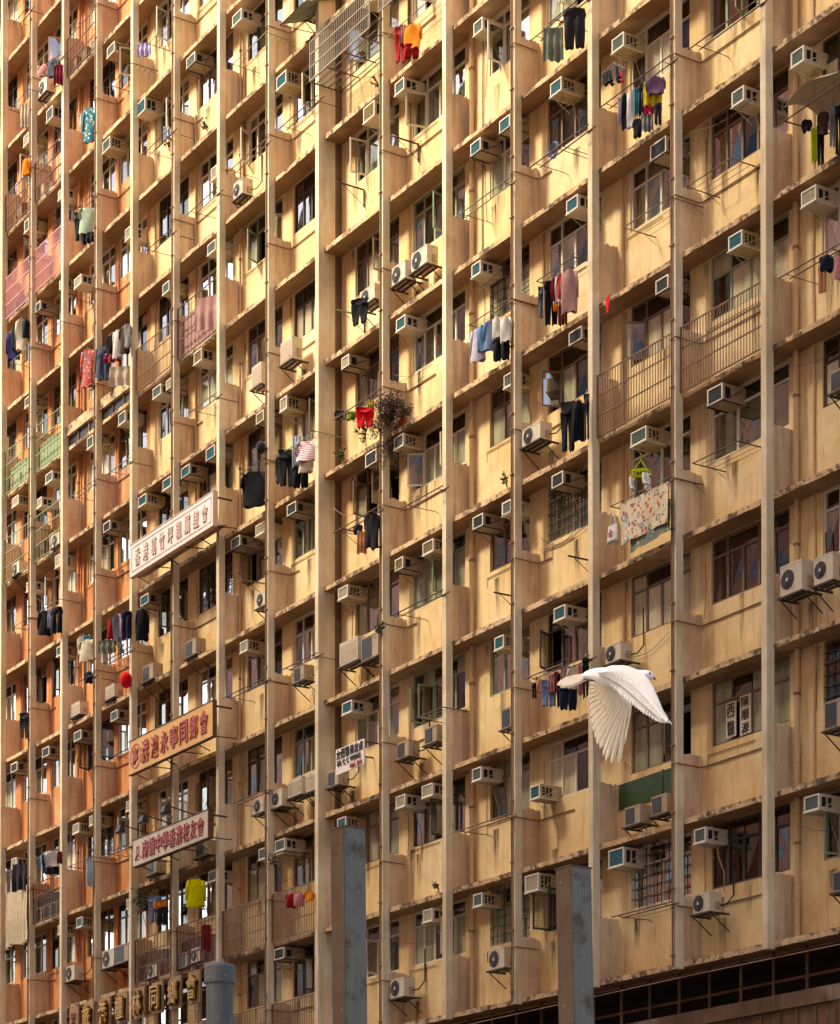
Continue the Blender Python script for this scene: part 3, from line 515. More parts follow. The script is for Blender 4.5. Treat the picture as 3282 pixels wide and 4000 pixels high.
for i in range(24): m.box(-12+i*2.6,-9.9+i*2.6,-.06,-.03,.1,3.3)
m.build('shop_shutter',pod)

# ------------------------------------------------------------------ window air conditioners
GR={'t':'grille_teal','g':'grille_green','w':'grille_white','y':'grille_yellow','d':'grille_dark'}
GN={'t':'teal','g':'grey green','w':'off white','y':'olive yellow','d':'dark grey'}
AC_PROTO={}
def make_ac(w,h,col,vent):
    root=thing('air_conditioner',(0,0,0),'x','air conditioner','window air conditioners on the facade')
    cm={0:'casing_white',1:'casing_yellow',2:'casing_tan'}[vent]
    m=MB().use(cm); d=.62; t=.028; m.use('casing_front')
    m.box(0,t,0,.022,0,h); m.box(w-t,w,0,.02,0,h); m.box(t,w-t,0,.022,h-t,h); m.box(t,w-t,0,.022,0,t)
    m.use(cm); m.box(0,t,.0225,d,0,h); m.box(t,w-t,.0225,d,h-t,h); m.box(t,w-t,.0225,d,0,t)
    # right side with openings
    m.box(w-t,w,.02,.07,0,h); m.box(w-t,w,.33,d,0,h); m.box(w-t,w,.07,.33,0,.05); m.box(w-t,w,.07,.33,h-.05,h)
    if vent==0:
        m.box(w-t,w,.19,.215,.05,h-.05)
    elif vent==1:
        m.box(w-t,w,.15,.17,.05,h-.05); m.box(w-t,w,.24,.26,.05,h-.05)
        for q in (1,2): m.box(w-t+.002,w-.002,.07,.15,.05+(h-.1)*q/3-.008,.05+(h-.1)*q/3+.008)
    else: m.box(w-t,w,.22,.33,.05,h-.05)
    m.box(t,w-t,.33,d,t,h-t)
    ob=m.build('casing',root,local=True)
    bm=MB().use(GR[col]); bm.box(t,w-t,.022,.03,t,h-t)
    ns=9
    for i in range(ns):
        z=t+(h-2*t)*(i+.5)/ns; bm.box(t+.004,w-t-.004,.012,.021,z-.004,z+.004)
    bm.build('grille',root,local=True)
    v=MB().use('fan_black'); v.box(w-.09,w-t-.004,.075,.325,.04,h-.04); v.build('side_vent',root,local=True)
    k=MB().use('dark_metal' if vent==2 else 'frame_white')
    k.box(-.015,w+.015,-.02,.02,-.022,-.002); k.box(-.0,.02,.02,.5,-.022,-.002); k.box(w-.02,w,.02,.5,-.022,-.002)
    k.tube([(w+.006,.04,.0),(w+.01,.46,h*.75)],.007,4)
    k.tube([(.02,.1,-.02),(.02,.48,-.2)],.007,4)
    k.build('bracket',root,local=True)
    return root
acs=[]
for (x,z,w,h,col) in AC:
    w=min(max(w,.37),.50); h=min(max(h,.27),.35); acs.append([x,z,w,h,col,bay_of(x)])
cnt={}
acs.sort(key=lambda a:(a[5],-a[1]))
for i,(x,z,w,h,col,b) in enumerate(acs):
    cnt[b]=cnt.get(b,0)+1
    vent=rnd.choice([0,0,1,1,2]) if col!='d' else 2
    ws=round(w*20)/20; hs=round(h*25)/25; key=(ws,hs,col,vent)
    k=math.floor((z-Z0)/H); zt=zk(k+1)-.02
    if z+hs>zt: z=zt-hs
    lab='%s window air conditioner, %s grille, %s down %s'%('pale' if vent<2 else 'tan',GN[col],ORD[cnt[b]],where_bay(b))
    if key in AC_PROTO: o=copy_tree(AC_PROTO[key])
    else: o=make_ac(ws,hs,col,vent); AC_PROTO[key]=o
    o.location=(x,-.02-rnd.uniform(0,.03),z); o['label']=lab
    if rnd.random()<.35:
        hm=MB().use('hose_tan'); hx=x+ws*.6; 
        hm.tube([(hx,.35,z-.02),(hx+.03,.38,z-.25),(hx+.12,.44,z-.55),(hx+.10,.46,z-rnd.uniform(.7,1.2))],.009,5); hm.build('drain_hose',o)
# ------------------------------------------------------------------ outdoor units on shelves
def make_ou(w,h,kind):
    root=thing('outdoor_unit',(0,0,0),'x','air conditioner','outdoor air conditioning units on shelves')
    d=.30; m=MB().use('casing_tan' if kind=='g' else 'casing_white')
    m.box(0,w,0,d,0,h); m.box(w*.66,w*.665,-.004,0,.02,h-.02); m.box(.01,w-.01,-.006,-.0005,h-.035,h-.01)
    m.build('casing',root,local=True)
    g=MB()
    if kind=='f':
        r=min(h*.44,w*.31); cx=w*.34; cz=h*.5
        g.use('fan_black'); g.disc((cx,-.004,cz),r)
        g.use('steel_grey')
        for q in range(1,7):
            rr=r*q/6.5; pts=[(cx+rr*math.cos(a*math.pi/12),-.014,cz+rr*math.sin(a*math.pi/12)) for a in range(25)]
            g.tube(pts,.0025,3,False)
        for a in range(8): g.tube([(cx,-.012,cz),(cx+r*math.cos(a*.785),-.012,cz+r*math.sin(a*.785))],.003,3)
        g.use('casing_white'); g.disc((cx,-.018,cz),r*.2,n=12); g.build('fan_grille',root,local=True)
    elif kind=='g':
        g.use('fan_black'); g.box(.03,w*.62,-.008,-.0005,.04,h-.05); g.use('steel_grey')
        for q in range(9): zz=.05+(h-.12)*q/8.5; g.box(.035,w*.615,-.013,-.009,zz,zz+.008)
        g.build('grille',root,local=True)
    else:
        g.use('casing_tan'); g.box(.03,w-.04,-.006,-.0005,.05,h-.08); g.build('grille',root,local=True)
    v=MB().use('casing_tan'); v.box(w+.0005,w+.035,.14,.24,h*.15,h*.5); v.build('valve_cover',root,local=True)
    b=MB().use('dark_metal'); b.box(-.04,w+.05,-.05,.02,-.045,-.012); b.box(-.04,.0,.02,.46,-.045,-.012); b.box(w,w+.04,.02,.46,-.045,-.012)
    b.box(-.03,w+.04,.12,.16,-.04,-.015); b.box(-.03,w+.04,.27,.31,-.04,-.015)
    b.tube([(-.02,.02,-.04),(-.02,.47,-.36)],.013,5); b.tube([(w+.02,.02,-.04),(w+.02,.47,-.36)],.013,5)
    b.build('shelf_bracket',root,local=True)
    return root
ous=sorted([[x,z,min(max(w,.5),.82),min(max(h,.36),.58),k,bay_of(x)] for (x,z,w,h,k) in OU],key=lambda a:(a[5],-a[1]))
OU_PROTO={}; cnt={}
for (x,z,w,h,kk,b) in ous:
    cnt[b]=cnt.get(b,0)+1
    ws=round(w*12)/12; hs=round(h*16)/16; key=(ws,hs,kk)
    o=copy_tree(OU_PROTO[key]) if key in OU_PROTO else make_ou(ws,hs,kk)
    OU_PROTO.setdefault(key,o)
    o.location=(x,-.05,z)
    o['label']='%s outdoor cooling unit, %s one down %s'%({'f':'cream round fan','g':'tan dark louvred','b':'plain cream'}[kk],ORD[cnt[b]],where_bay(b))
    if rnd.random()<.6:
        hm=MB().use('black_rubber'); hx=x+ws+.03
        hm.tube([(hx-.02,.15,z+hs*.3),(hx+.06,.3,z+hs*.4),(hx+.08,.45,z+hs*.9),(hx+.05,.46,z+1.1)],.016,5); hm.build('pipe',o)

# ------------------------------------------------------------------ racks and poles for drying
RN={'rods':'drying_pole','frame':'drying_rack','bracket':'wall_bracket'}
cnt={}
rks=sorted(RK,key=lambda a:(bay_of(a[0]),-a[1]))
for (x,z,L,kind) in rks:
    b=bay_of(x); cnt[(b,kind)]=cnt.get((b,kind),0)+1
    desc={'rods':'pair of drying poles','frame':'wire drying rack','bracket':'empty iron wall bracket'}[kind]
    root=thing(RN[kind],(x,0,z),'%s, %s down %s'%(desc,ORD[cnt[(b,kind)]],where_bay(b)),'drying rack',{'rods':'drying poles','frame':'drying racks','bracket':'iron brackets'}[kind])
    m=MB().use(rnd.choice(['rusty_iron','rail_brown','rusty_iron','dark_metal']) if rnd.random()<.85 else 'rail_green')
    if kind=='rods':
        m.tube([(x,-.35,z),(x+L,-.35,z+rnd.uniform(-.02,.02))],.014,6); m.tube([(x+.12,-.18,z-.01),(x+L,-.18,z)],.014,6); m.build('pole',root)
        for xx in (x+.25,x+L-.2): a=MB().use('rusty_iron'); a.tube([(xx,-.37,z-.025),(xx,.40,z-.025),(xx,.475,z-.06)],.009,4); a.build('arm',root)
    elif kind=='frame':
        L=max(L,.7); n=5
        m.tube([(x,.46,z),(x,-.35,z),(x+L,-.35,z),(x+L,.46,z)],.012,6)
        m.build('outer_frame',root)
        a=MB().use('rail_brown')
        for q in range(1,n): yy=-.35+.8*q/n; a.tube([(x,yy,z),(x+L,yy,z)],.006,4)
        a.build('wire',root)
        for xx in (x,x+L): s=MB().use('rusty_iron'); s.tube([(xx,.15,z),(xx,.47,z-.14)],.006,4); s.build('strut',root)
    else:
        m.box(x-.015,x+.015,-.30,.46,z-.015,z+.015); m.build('arm',root)
        a=MB().use('dark_metal'); a.box(x-.013,x+.013,.43,.465,z-.42,z-.016); a.tube([(x,-.15,z-.015),(x,.45,z-.38)],.009,4); a.build('brace',root)
# ------------------------------------------------------------------ laundry
def garment_mesh(m,k,w,h,rng):
    """hangs from the origin, x across, z down; closed folded cloth"""
    ph=rng.uniform(0,6); th=min(.045,w*.2)
    def body(wf,x0=0,z0=0,hh=h,t=th,kf=3,nu=20,nv=8):
        def fn(u,v):
            a=2*math.pi*u; ww=wf(v); fold=1+.22*v*math.sin(kf*a+ph)+.1*math.sin(7*a+ph+4*v)
            hem=.03*hh*math.sin(2*a+ph)*v+ .018*math.sin(5*a)*v
            return (x0+ww*math.cos(a)*(1+.06*math.sin(5*v+ph)), t*fold*math.sin(a)+.02*math.sin(3*v+ph+2*math.cos(a)), z0-hh*v+hem)
        m.grid(fn,nu,nv,True)
    if k in('s','S'):
        amp=.03 if k=='s' else .07; nf=3 if k=='s' else 7
        def sheet(u,v,o):
            x=(u-.5)*w*(1-.10*v*math.sin(ph)); 
            return (x, o+amp*(.25+v)*math.sin(nf*2*math.pi*u+ph+.7*v)+.01*math.sin(9*v), -h*v+.035*h*math.sin(2.6*u*3+ph)*v)
        m.grid(lambda u,v:sheet(u,v,-.006),22,8); m.grid(lambda u,v:sheet(1-u,v,.006),22,8)
    elif k=='t':
        body(lambda v:w*.46,0,0,h*.24,th)
        for s in(-1,1):
            body(lambda v:w*(.235-.05*v),s*w*.22,-h*.2,h*.8*rng.uniform(.94,1.0),th*.9,2)
    elif k=='h':
        body(lambda v:w*(.2+.24*min(1,v*7)),0,0,h,th)
        for s in(-1,1):
            L=h*rng.choice([.38,.6,.72]) ; x1=s*w*.42
            b=[(x1*.8,0,-h*.05),(x1*1.02,.01,-h*.05-L*.4),(x1*1.05,.02,-h*.05-L)]
            m.tube(b,[w*.10,w*.10,w*.075],8)
    elif k=='b':
        def fn(u,v):
            a=2*math.pi*u; p=math.pi*v; return (w*.5*math.sin(p)*math.cos(a)*(1+.1*math.sin(5*a)),w*.4*math.sin(p)*math.sin(a),-h*(.5-.5*math.cos(p)))
        m.grid(fn,14,8,True)
CATN={'t':('trousers','trousers'),'h':('shirt','shirt'),'s':('towel','cloth'),'S':('dust_sheet','cloth'),'b':('laundry_bundle','cloth')}
seen_lab={}
for (x,z,wsx,h,col,k,lab) in GA:
    th=R_(rnd.uniform(28,62)) if k!='S' else 0
    w=max(.12,(1.0 if col=='yellowb' else 1.18)*wsx*.62/(.62*math.cos(th)+.8*math.sin(th))) if k!='S' else wsx
    if k=='b': w=max(w,.25)
    b=bay_of(x)
    kind,cat=CATN[k]
    full='%s hanging %s'%(lab,where_bay(b))
    nm='dress' if 'dress' in lab else 'shorts' if 'shorts' in lab else 'jacket' if 'jacket' in lab else kind
    if nm in('dress','shorts','jacket'): cat=nm
    n=seen_lab.get(full,0)+1; seen_lab[full]=n
    if n>1: full='%s lower down, %s one %s'%(lab,ORD[n],where_bay(b))
    m=MB().use('cloth_'+col); garment_mesh(m,k,w,h,rnd)
    root=thing(nm,(x,-.28 if k!='S' else -.2,z),full,cat,'laundry hung outside the windows',rz=-th if rnd.random()<.0 else th)
    m.build('fabric',root,smooth=True,local=True)
    if k in 'ht':
        hg=MB().use(rnd.choice(['frame_white','steel_grey','dark_metal'])); hg.tube([(-w*.3,0,-.01),(0,0,.05),(w*.3,0,-.01)],.005,4); hg.tube([(0,0,.05),(0,0,.10)],.004,4); hg.build('hanger',root,local=True)
    elif k!='b':
        hg=MB().use('rust' if False else 'frame_white')
        for s in(-.4,.4): hg.box(s*w-.008,s*w+.008,-.012,.012,-.03,.03)
        hg.build('clothes_peg',root,local=True)
# flowered quilt and the sheet under it
def big_sheet(name,x0,x1,z1,z0,mat,label,y=-.36,amp=.02,skew=0.0):
    root=thing(name,((x0+x1)/2,y,z1),label,'quilt')
    m=MB().use(mat)
    f=lambda u,v,o:(x0+(x1-x0)*u, y+o+amp*math.sin(9*u+2*v)*v+.012*math.sin(23*u), z1-(z1-z0)*v+skew*u*v+.02*math.sin(11*u)*v)
    m.grid(lambda u,v:f(u,v,-.01),30,12); m.grid(lambda u,v:f(1-u,v,.01),30,12)
    m.use('cloth_beige'); m.tube([f(i/20,1,0) for i in range(21)],.012,5); m.build('fabric',root,smooth=True)
big_sheet('quilt',34.36,35.90,18.52,17.72,'cloth_floral','cream quilt patterned with red and grey flowers, draped over a rail',-.37,.03,.04)
big_sheet('bed_sheet',34.62,35.90,18.2,17.52,'cloth_sagefl','sage green patterned sheet showing below the flowered quilt',-.33,.02,.10)
t=thing('tote_bag',(34.08,-.35,18.2),'white tote bag with a red round emblem hanging beside the flowered quilt','bag')
m=MB().use('cloth_white')
m.grid(lambda u,v:(34.08+(.15+.03*v)*math.cos(2*math.pi*u),-.35+.05*math.sin(2*math.pi*u)*(0.3+v),18.22-.36*v),16,6,True); m.face(list(range(6*16,7*16))); m.build('bag_body',t,smooth=True)
m=MB().use('cloth_white'); m.tube([(33.97,-.35,18.2),(34.02,-.35,18.36),(34.05,-.35,18.5)],.012,5); m.tube([(34.19,-.35,18.2),(34.14,-.35,18.36),(34.11,-.35,18.5)],.012,5); m.build('strap',t)
m=MB().use('cloth_red')
for dx,dz in((0,0),(.045,.02),(-.045,.0),(.02,-.05),(-.03,-.05),(0,.05)): m.disc((34.08+dx,-.415,18.04+dz),.026,n=8)
m.build('emblem',t)
t=thing('peg_hanger',(34.93,-.3,19.0),'bright green round clothes peg hanger with small white items, above the flowered quilt','hanger')
m=MB().use('cloth_neon')
ring=[(34.93+.2*math.cos(a*math.pi/8),-.3+.2*math.sin(a*math.pi/8),19.0) for a in range(17)]
m.tube(ring,.014,5,False); m.tube([(r[0]*.6+34.93*.4,r[1]*.6-.3*.4,19.0) for r in ring],.01,5,False)
for a in range(4): p=ring[a*4]; m.tube([p,(34.93,-.3,19.26)],.005,4)
m.tube([(34.93,-.3,19.26),(34.93,-.3,19.4)],.007,4)
for a in range(8): p=ring[a*2]; m.box(p[0]-.006,p[0]+.006,p[1]-.006,p[1]+.006,18.93,18.99)
m.build('ring_frame',t)
t=thing('peg_hanger',(34.05,-.3,27.35),'light blue rectangular peg hanger with dark socks, under an air conditioner','hanger')
m=MB().use('cloth_paleblue'); bx=(33.85,34.3,-.45,-.15)
for a in range(6): yy=-.45+.3*a/5; m.tube([(33.85,yy,27.3),(34.3,yy,27.3)],.008,4)
for a in range(5): xx=33.85+.45*a/4; m.tube([(xx,-.45,27.3),(xx,-.15,27.3)],.008,4)
for xx in(33.85,34.3):
    for yy in(-.45,-.15): m.tube([(xx,yy,27.3),(34.07,-.3,27.5)],.004,4)
m.build('grid_frame',t)
for q,(dx,dy,cc) in enumerate(((0.02,-.4,'black'),(.1,-.3,'char'),(.2,-.4,'black'),(.3,-.2,'pinkred'),(.38,-.35,'black'),(.25,-.25,'char'),(.12,-.42,'black'))):
    s=thing('sock',(33.87+dx,dy,27.29),'%s sock pegged to the light blue hanger, %s along'%({'black':'black','char':'charcoal','pinkred':'pink'}[cc],ORD[q+1]),'sock','socks on the blue hanger')
    m=MB().use('cloth_'+cc); m.tube([(0,0,0),(0,0,-.16),(.05,0,-.22),(.10,0,-.23)],[.035,.03,.035,.02],8); m.build('fabric',s,smooth=True,local=True)
for q in range(6):
    p=ring[(q*5)%16]; s=thing('sock',(p[0],p[1],18.93),'%s white sock pegged to the green round hanger'%ORD[q+1],'sock','socks on the green hanger')
    m=MB().use('cloth_white'); m.tube([(0,0,0),(0,0,-.17),(.05,0,-.23),(.1,0,-.24)],[.035,.03,.035,.02],8); m.build('fabric',s,smooth=True,local=True)
# net cover over the washing at the right edge
t=thing('net_cover',(40.3,-.3,23.9),'pale translucent net cover sagging over washing at the right edge','cover')
m=MB().use('cloth_beige')
m.grid(lambda u,v:(39.68+1.5*u,-.75+1.1*v,23.72+.42*math.sin(math.pi*min(1,.2+v*.7))+.05*math.sin(6*u)+.16*math.sin(math.pi*u)),14,8)
m.build('net',t,smooth=True)
m=MB().use('rusty_iron'); m.tube([(39.7,-.75,23.72),(41.2,-.75,23.75)],.014,5); m.tube([(39.7,-.75,23.72),(39.7,.46,23.8)],.014,5); m.build('rod',t)
# ------------------------------------------------------------------ cages and railings in front of ledges
def cage(b,k,kind,z0=.115,z1=1.32,yo=-.055,label='',xa=None,xb=None):
    x0=(xa if xa is not None else COL[b]+.015); x1=(xb if xb is not None else COL[b+1]-.165); z=zk(k)
    mt={'rust':'rusty_iron','brown':'rail_brown','pink':'rail_pink','green':'rail_green','grey':'rail_grey'}[kind]
    r=thing('balcony_cage',((x0+x1)/2,yo,z+z0),label,'balcony cage')
    m=MB().use(mt)
    for zz in ((z0,z1) if z1-z0<.6 else (z0,z0+(z1-z0)*.34,z0+(z1-z0)*.67,z1)): m.box(x0,x1,yo-.012,yo+.012,z+zz-.012,z+zz+.012)
    m.box(x0,x0+.03,yo-.015,yo+.015,z+z0,z+z1); m.box(x1-.03,x1,yo-.015,yo+.015,z+z0,z+z1)
    m.build('rail',r)
    v=MB().use(mt); n=int((x1-x0)/({'rust':.20,'green':.22}.get(kind,.085)))
    for i in range(1,n): x=x0+(x1-x0)*i/n; v.box(x-.007,x+.007,yo-.006,yo+.006,z+z0+.012,z+z1-.012)
    tag(v.build('bars',r),kind='stuff' if False else None)
    return r
BC='thin vertical barred'
cage(12,-2,'brown',z1=1.36,label='brown barred cage across the ledge %s'%where_bay(12))
cage(13,-2,'brown',z1=1.36,label='brown barred cage with closely set bars %s'%where_bay(13))
r=cage(8,2,'grey',z0=1.31,z1=2.25,yo=-.42,label='projecting barred window cage with slatted floor %s'%where_bay(8))
m=MB().use('rusty_iron')
for q in range(6): yy=-.42+.85*q/5; m.box(COL[8]+.02,COL[9]-.17,yy-.01,yy+.01,zk(2)+1.28,zk(2)+1.30)
for q in range(4): xx=COL[8]+.05+2.6*q/3.3; m.box(xx,xx+.02,-.42,.47,zk(2)+1.255,zk(2)+1.279)
m.build('floor_slats',r)
cage(9,2,'grey',z0=1.6,z1=2.5,yo=-.3,label='grey barred window cage at the top edge %s'%where_bay(9))
cage(2,5,'rust',z1=1.25,label='rusty wire cage near the top %s'%where_bay(2))
cage(0,4,'rust',z1=1.25,label='dark rusty lattice cage full of clutter %s'%where_bay(0))
cage(1,4,'rust',z1=1.3,label='dark rusty lattice cage full of clutter %s'%where_bay(1))
cage(0,3,'pink',z1=1.38,label='pink painted barred cage %s'%where_bay(0))
cage(1,3,'pink',z1=1.38,label='pink painted barred cage %s'%where_bay(1))
cage(4,1,'brown',z1=1.3,label='faint brown barred cage %s'%where_bay(4))
cage(5,1,'rust',z1=1.5,label='rusty framed cage with pink cloth behind it %s'%where_bay(5))
for b,k in((0,1),(1,1),(0,0),(1,0)): cage(b,k,'green',z1=1.45,label='green %s cage %s, %s one'%('netted' if k else 'framed',where_bay(b),'upper' if k else 'lower'))
cage(6,-5,'brown',z1=1.3,label='brown barred balcony cage low down %s'%where_bay(6))
cage(7,-5,'brown',z1=1.3,label='brown barred balcony cage low down %s'%where_bay(7))
cage(7,-6,'brown',z1=1.3,label='brown barred cage at the bottom %s'%where_bay(7))
cage(6,-6,'brown',z1=1.3,label='brown barred cage at the bottom %s'%where_bay(6))
cage(4,-5,'rust',z1=1.3,label='dark rusty cage above the letter plates %s'%where_bay(4))
cage(5,-5,'rust',z1=1.3,label='dark rusty cage above the letter plates %s'%where_bay(5))
cage(1,-4,'rust',z1=1.3,label='dark rusty cage stuffed with clutter low down %s'%where_bay(1))
# corrugated and sheet backing seen behind some cages
for b,k,mt,lab in((5,1,'cloth_dustpink','faded pink plastic sheet behind a rusty framed cage'),(4,-5,'rusty_iron','dark sheet metal backing behind the cage over the letter plates'),(5,-5,'rusty_iron','brown sheet metal backing behind the second cage over the letter plates'),(1,-4,'dark_metal','dark metal sheet behind the cluttered cage'),(0,1,'curtain_green','green net behind the upper green cage at the left edge'),(1,1,'curtain_green','green net behind the green cage beside the left edge')):
    x0,x1=COL[b]+.03,COL[b+1]-.17
    o=thing('backing_sheet',((x0+x1)/2,.08,zk(k)+.12),lab,'sheet'); m=MB().use(mt)
    m.grid(lambda u,v:(x0+(x1-x0)*u,.08+.012*math.sin(60*u),zk(k)+.13+(.75 if mt!='cloth_dustpink' else 1.1)*v+.05*math.sin(5*u)*v),60,3); m.build('sheet',o,smooth=True)
# clutter boxes on the cluttered ledges
q=0
for b,k in((0,4),(1,4),(1,-4),(0,1),(1,0),(2,5),(0,3)):
    for j in range(3):
        q+=1; x=COL[b]+.3+j*.6+rnd.uniform(-.1,.1); w=rnd.uniform(.2,.38); hh=rnd.uniform(.25,.6); z=zk(k)+.118
        mt=rnd.choice(['curtain_brown','room_mid','casing_tan','cloth_sage'])
        t=thing('storage_box',(x,.2,z),'%s storage box, %s in row, %s, %s'%({'curtain_brown':'brown','room_mid':'dark brown','casing_tan':'tan','cloth_sage':'sage'}[mt],ORD[j+1],where_bay(b),{4:'rusty cage',-4:'low cage',1:'green cage',0:'green cage',5:'top cage',3:'pink cage'}[k]),'box','stored boxes on ledges')
        m=MB().use(mt); m.box(x-w/2,x+w/2,.08,.36,z,z+hh); m.build('carton',t)
        m=MB().use(mt); m.box(x-w/2-.01,x+w/2+.01,.07,.37,z+hh+.001,z+hh+.03); m.build('lid',t)
# open concrete balustrade on two bays
for b in(2,3):
    x0,x1=COL[b]+.004,COL[b+1]-.155; z=zk(1)
    t=thing('balustrade',((x0+x1)/2,-.03,z),'concrete balustrade with long dark slot %s'%where_bay(b),'balustrade')
    m=MB().use('ledge_edge_concrete'); m.box(x0,x1,-.06,.02,z+.42,z+.72); m.build('beam',t)
    m=MB().use('fan_black'); m.box(x0,x1,.03,.06,z+.115,z+.42); m.build('slot_shade',t)  # black sheet stands in for the shade inside the open slot
    for i in range(2): m=MB().use('podium_brown'); xx=x0+(x1-x0)*(i+1)/3; m.box(xx-.025,xx+.025,.0,.029,z+.115,z+.419); m.build('baluster',t)

# ------------------------------------------------------------------ signs
def board(name,x0,x1,y,z0,z1,th,mat,edge,label,text,tmat,tw,bold=.02,logo=None,tx0=None,shear=0):
    r=thing(name,((x0+x1)/2,y,z0),label,'sign')
    m=MB().use(mat); m.box(x0,x1,y,y+th,z0,z1); m.build('board',r)
    e=MB().use(edge); t=.022
    e.box(x0-.01,x1+.01,y-.012,y+th+.01,z0-t,z0-.001); e.box(x0-.01,x1+.01,y-.012,y+th+.01,z1+.001,z1+t); e.box(x1+.001,x1+.02,y-.012,y+th+.01,z0-t,z1+t); e.build('border',r)
    n=len(text); a=(tx0 or x0+.25); pitch=(x1-.2-a)/n
    L=MB().use(tmat)
    for i,ch in enumerate(text): put_text(L,ch,a+pitch*(i+.5),y-.016,(z0+z1)/2,tw[0],tw[1],.012,bold,shear)
    tag(L.build('lettering',r))
    s=MB().use('dark_metal')
    for i in range(6):
        x=x0+.15+(x1-x0-.3)*i/5; s.tube([(x,y+th,z0+.03),(x+(.35 if i%2 else -.2),-.01,z0-.04)],.016,5)
    for x in(x0+.1,x1-.1): s.box(x-.02,x+.02,y+th+.005,.0,z1-.12,z1-.08)
    s.box(x0,x1,y+th+.005,y+th+.05,z0-.03,z0-.002) if False else None
    s.build('support_strut',r)
    return r
plain('sign_white','#ece2da',.5,.06); plain('sign_pinkedge','#dfb8a6',.6,.1); plain('sign_orange','#f0b658',.5,.18,2.0); plain('letter_faded','#e2c8b8',.6,.15); plain('letter_red','#b4443a',.5,.1); plain('sign_aged','#e0d4bc',.6,.2,3); plain('letter_dark','#1c1a18',.5,.05); plain('letter_gold','#c9962e',.45,.15); plain('plate_tan','#a8865a',.7,.2)
r=board('sign_board',12.43,17.37,-.60,23.09,23.96,.12,'sign_white','sign_pinkedge','long white sign with faded pink Chinese characters and a thin double border','香港葛竹坪親屬誼會','letter_faded',(.30,.46),.004)
m=MB().use('letter_faded')
for o in(.10,.125):
    for z in(23.09+o,23.96-o): m.box(12.43+o,17.37-o,-.606,-.6005,z-.005,z+.005)
    for x in(12.43+o,17.37-o): m.box(x-.005,x+.005,-.606,-.6005,23.09+o+.006,23.96-o-.006)
m.build('border_line',r)
m=MB().use('soffit'); m.hexa([(12.45,-.47,23.10),(17.35,-.47,23.10),(17.35,-.17,23.16),(12.45,-.17,23.16),(12.45,-.47,23.12),(17.35,-.47,23.12),(17.35,-.17,23.18),(12.45,-.17,23.18)]); m.build('canopy_sheet',r)
r=board('sign_board',12.39,17.37,-.60,17.655,18.56,.10,'sign_orange','rusty_iron','long orange sign with red raised Chinese characters and a round emblem','港澳永寧同鄉會','letter_red',(.46,.60),.014,tx0=13.15)
m=MB().use('letter_red'); cx,cz=12.82,18.09
m.disc((cx,-.612,cz),.34,n=28,r0=.30)
put_text(m,'寧',cx,-.615,cz+.02,.34,.42,.01,.02); m.box(cx-.20,cx-.04,-.616,-.602,cz-.2,cz-.10); m.build('emblem',r)
r=board('sign_board',12.66,17.115,-.60,15.09,15.80,.14,'sign_aged','rusty_iron','long stained white sign with red Chinese characters and three flood lamps above','南僑中學香港校友會','letter_red',(.36,.48),.012,tx0=13.24)
m=MB().use('letter_red'); cx,cz=12.98,15.42
m.box(cx-.09,cx+.07,-.614,-.602,cz+.15,cz+.18); m.box(cx-.09,cx-.06,-.613,-.602,cz-.02,cz+.149); m.box(cx+.04,cx+.07,-.613,-.602,cz-.02,cz+.149); m.box(cx-.07,cx+.05,-.612,-.602,cz-.04,cz-.021)
m.tube([(cx-.16,-.608,cz-.18),(cx-.06,-.608,cz-.08),(cx,-.608,cz-.05)],.02,5); m.tube([(cx+.18,-.608,cz-.16),(cx+.08,-.608,cz-.07),(cx,-.608,cz-.05)],.02,5); m.box(cx-.1,cx+.06,-.611,-.602,cz-.20,cz-.16); m.build('emblem',r)
for i,x in enumerate((13.6,15.0,16.3)):
    m=MB().use('dark_metal'); m.tube([(x,-.55,15.82),(x-.05,-1.3,15.98)],.018,6); m.hexa([(x-.19,-1.5,15.78),(x+.09,-1.5,15.78),(x+.09,-1.3,15.76),(x-.19,-1.3,15.76),(x-.15,-1.44,15.96),(x+.05,-1.44,15.96),(x+.05,-1.33,15.96),(x-.15,-1.33,15.96)])
    m.use('steel_grey'); m.box(x-.17,x+.07,-1.48,-1.32,15.754,15.759); m.build('flood_lamp',r)
# doctor's sign
r=thing('doctor_sign',(24.15,-.5,15.48),'small white sign board reading DR. C. C. WONG with black Chinese characters and red room number','sign')
m=MB().use('sign_white'); m.box(23.50,24.79,-.53,-.50,15.30 if False else 15.475,16.20 if False else 15.945); m.build('board',r)
C_=lambda s:s
r['label']='small white sign reading DR. C. C. WONG with black Chinese characters'
for o in list(r.children): bpy.data.objects.remove(o)
m=MB().use('sign_white'); m.box(23.50,24.79,-.53,-.50,15.375,15.973); m.build('board',r)
m=MB().use('letter_dark')
for i,ch in enumerate('女西醫黃志貞'): put_text(m,ch,23.64+i*.205,-.545,15.835,.17,.21,.008,.004)
put_text(m,'DR. C. C. WONG',24.12,-.545,15.625,1.05,.12,.008,.006)
m.use('letter_red'); put_text(m,'RM. 524',24.45,-.545,15.46,.52,.10,.008,.02); m.build('lettering',r)
m=MB().use('dark_metal')
for x in(23.55,24.74): m.box(x-.015,x+.015,-.499,.47,15.90,15.93)
m.box(23.55,24.74,-.499,-.48,15.895,15.90); m.build('bracket',r)
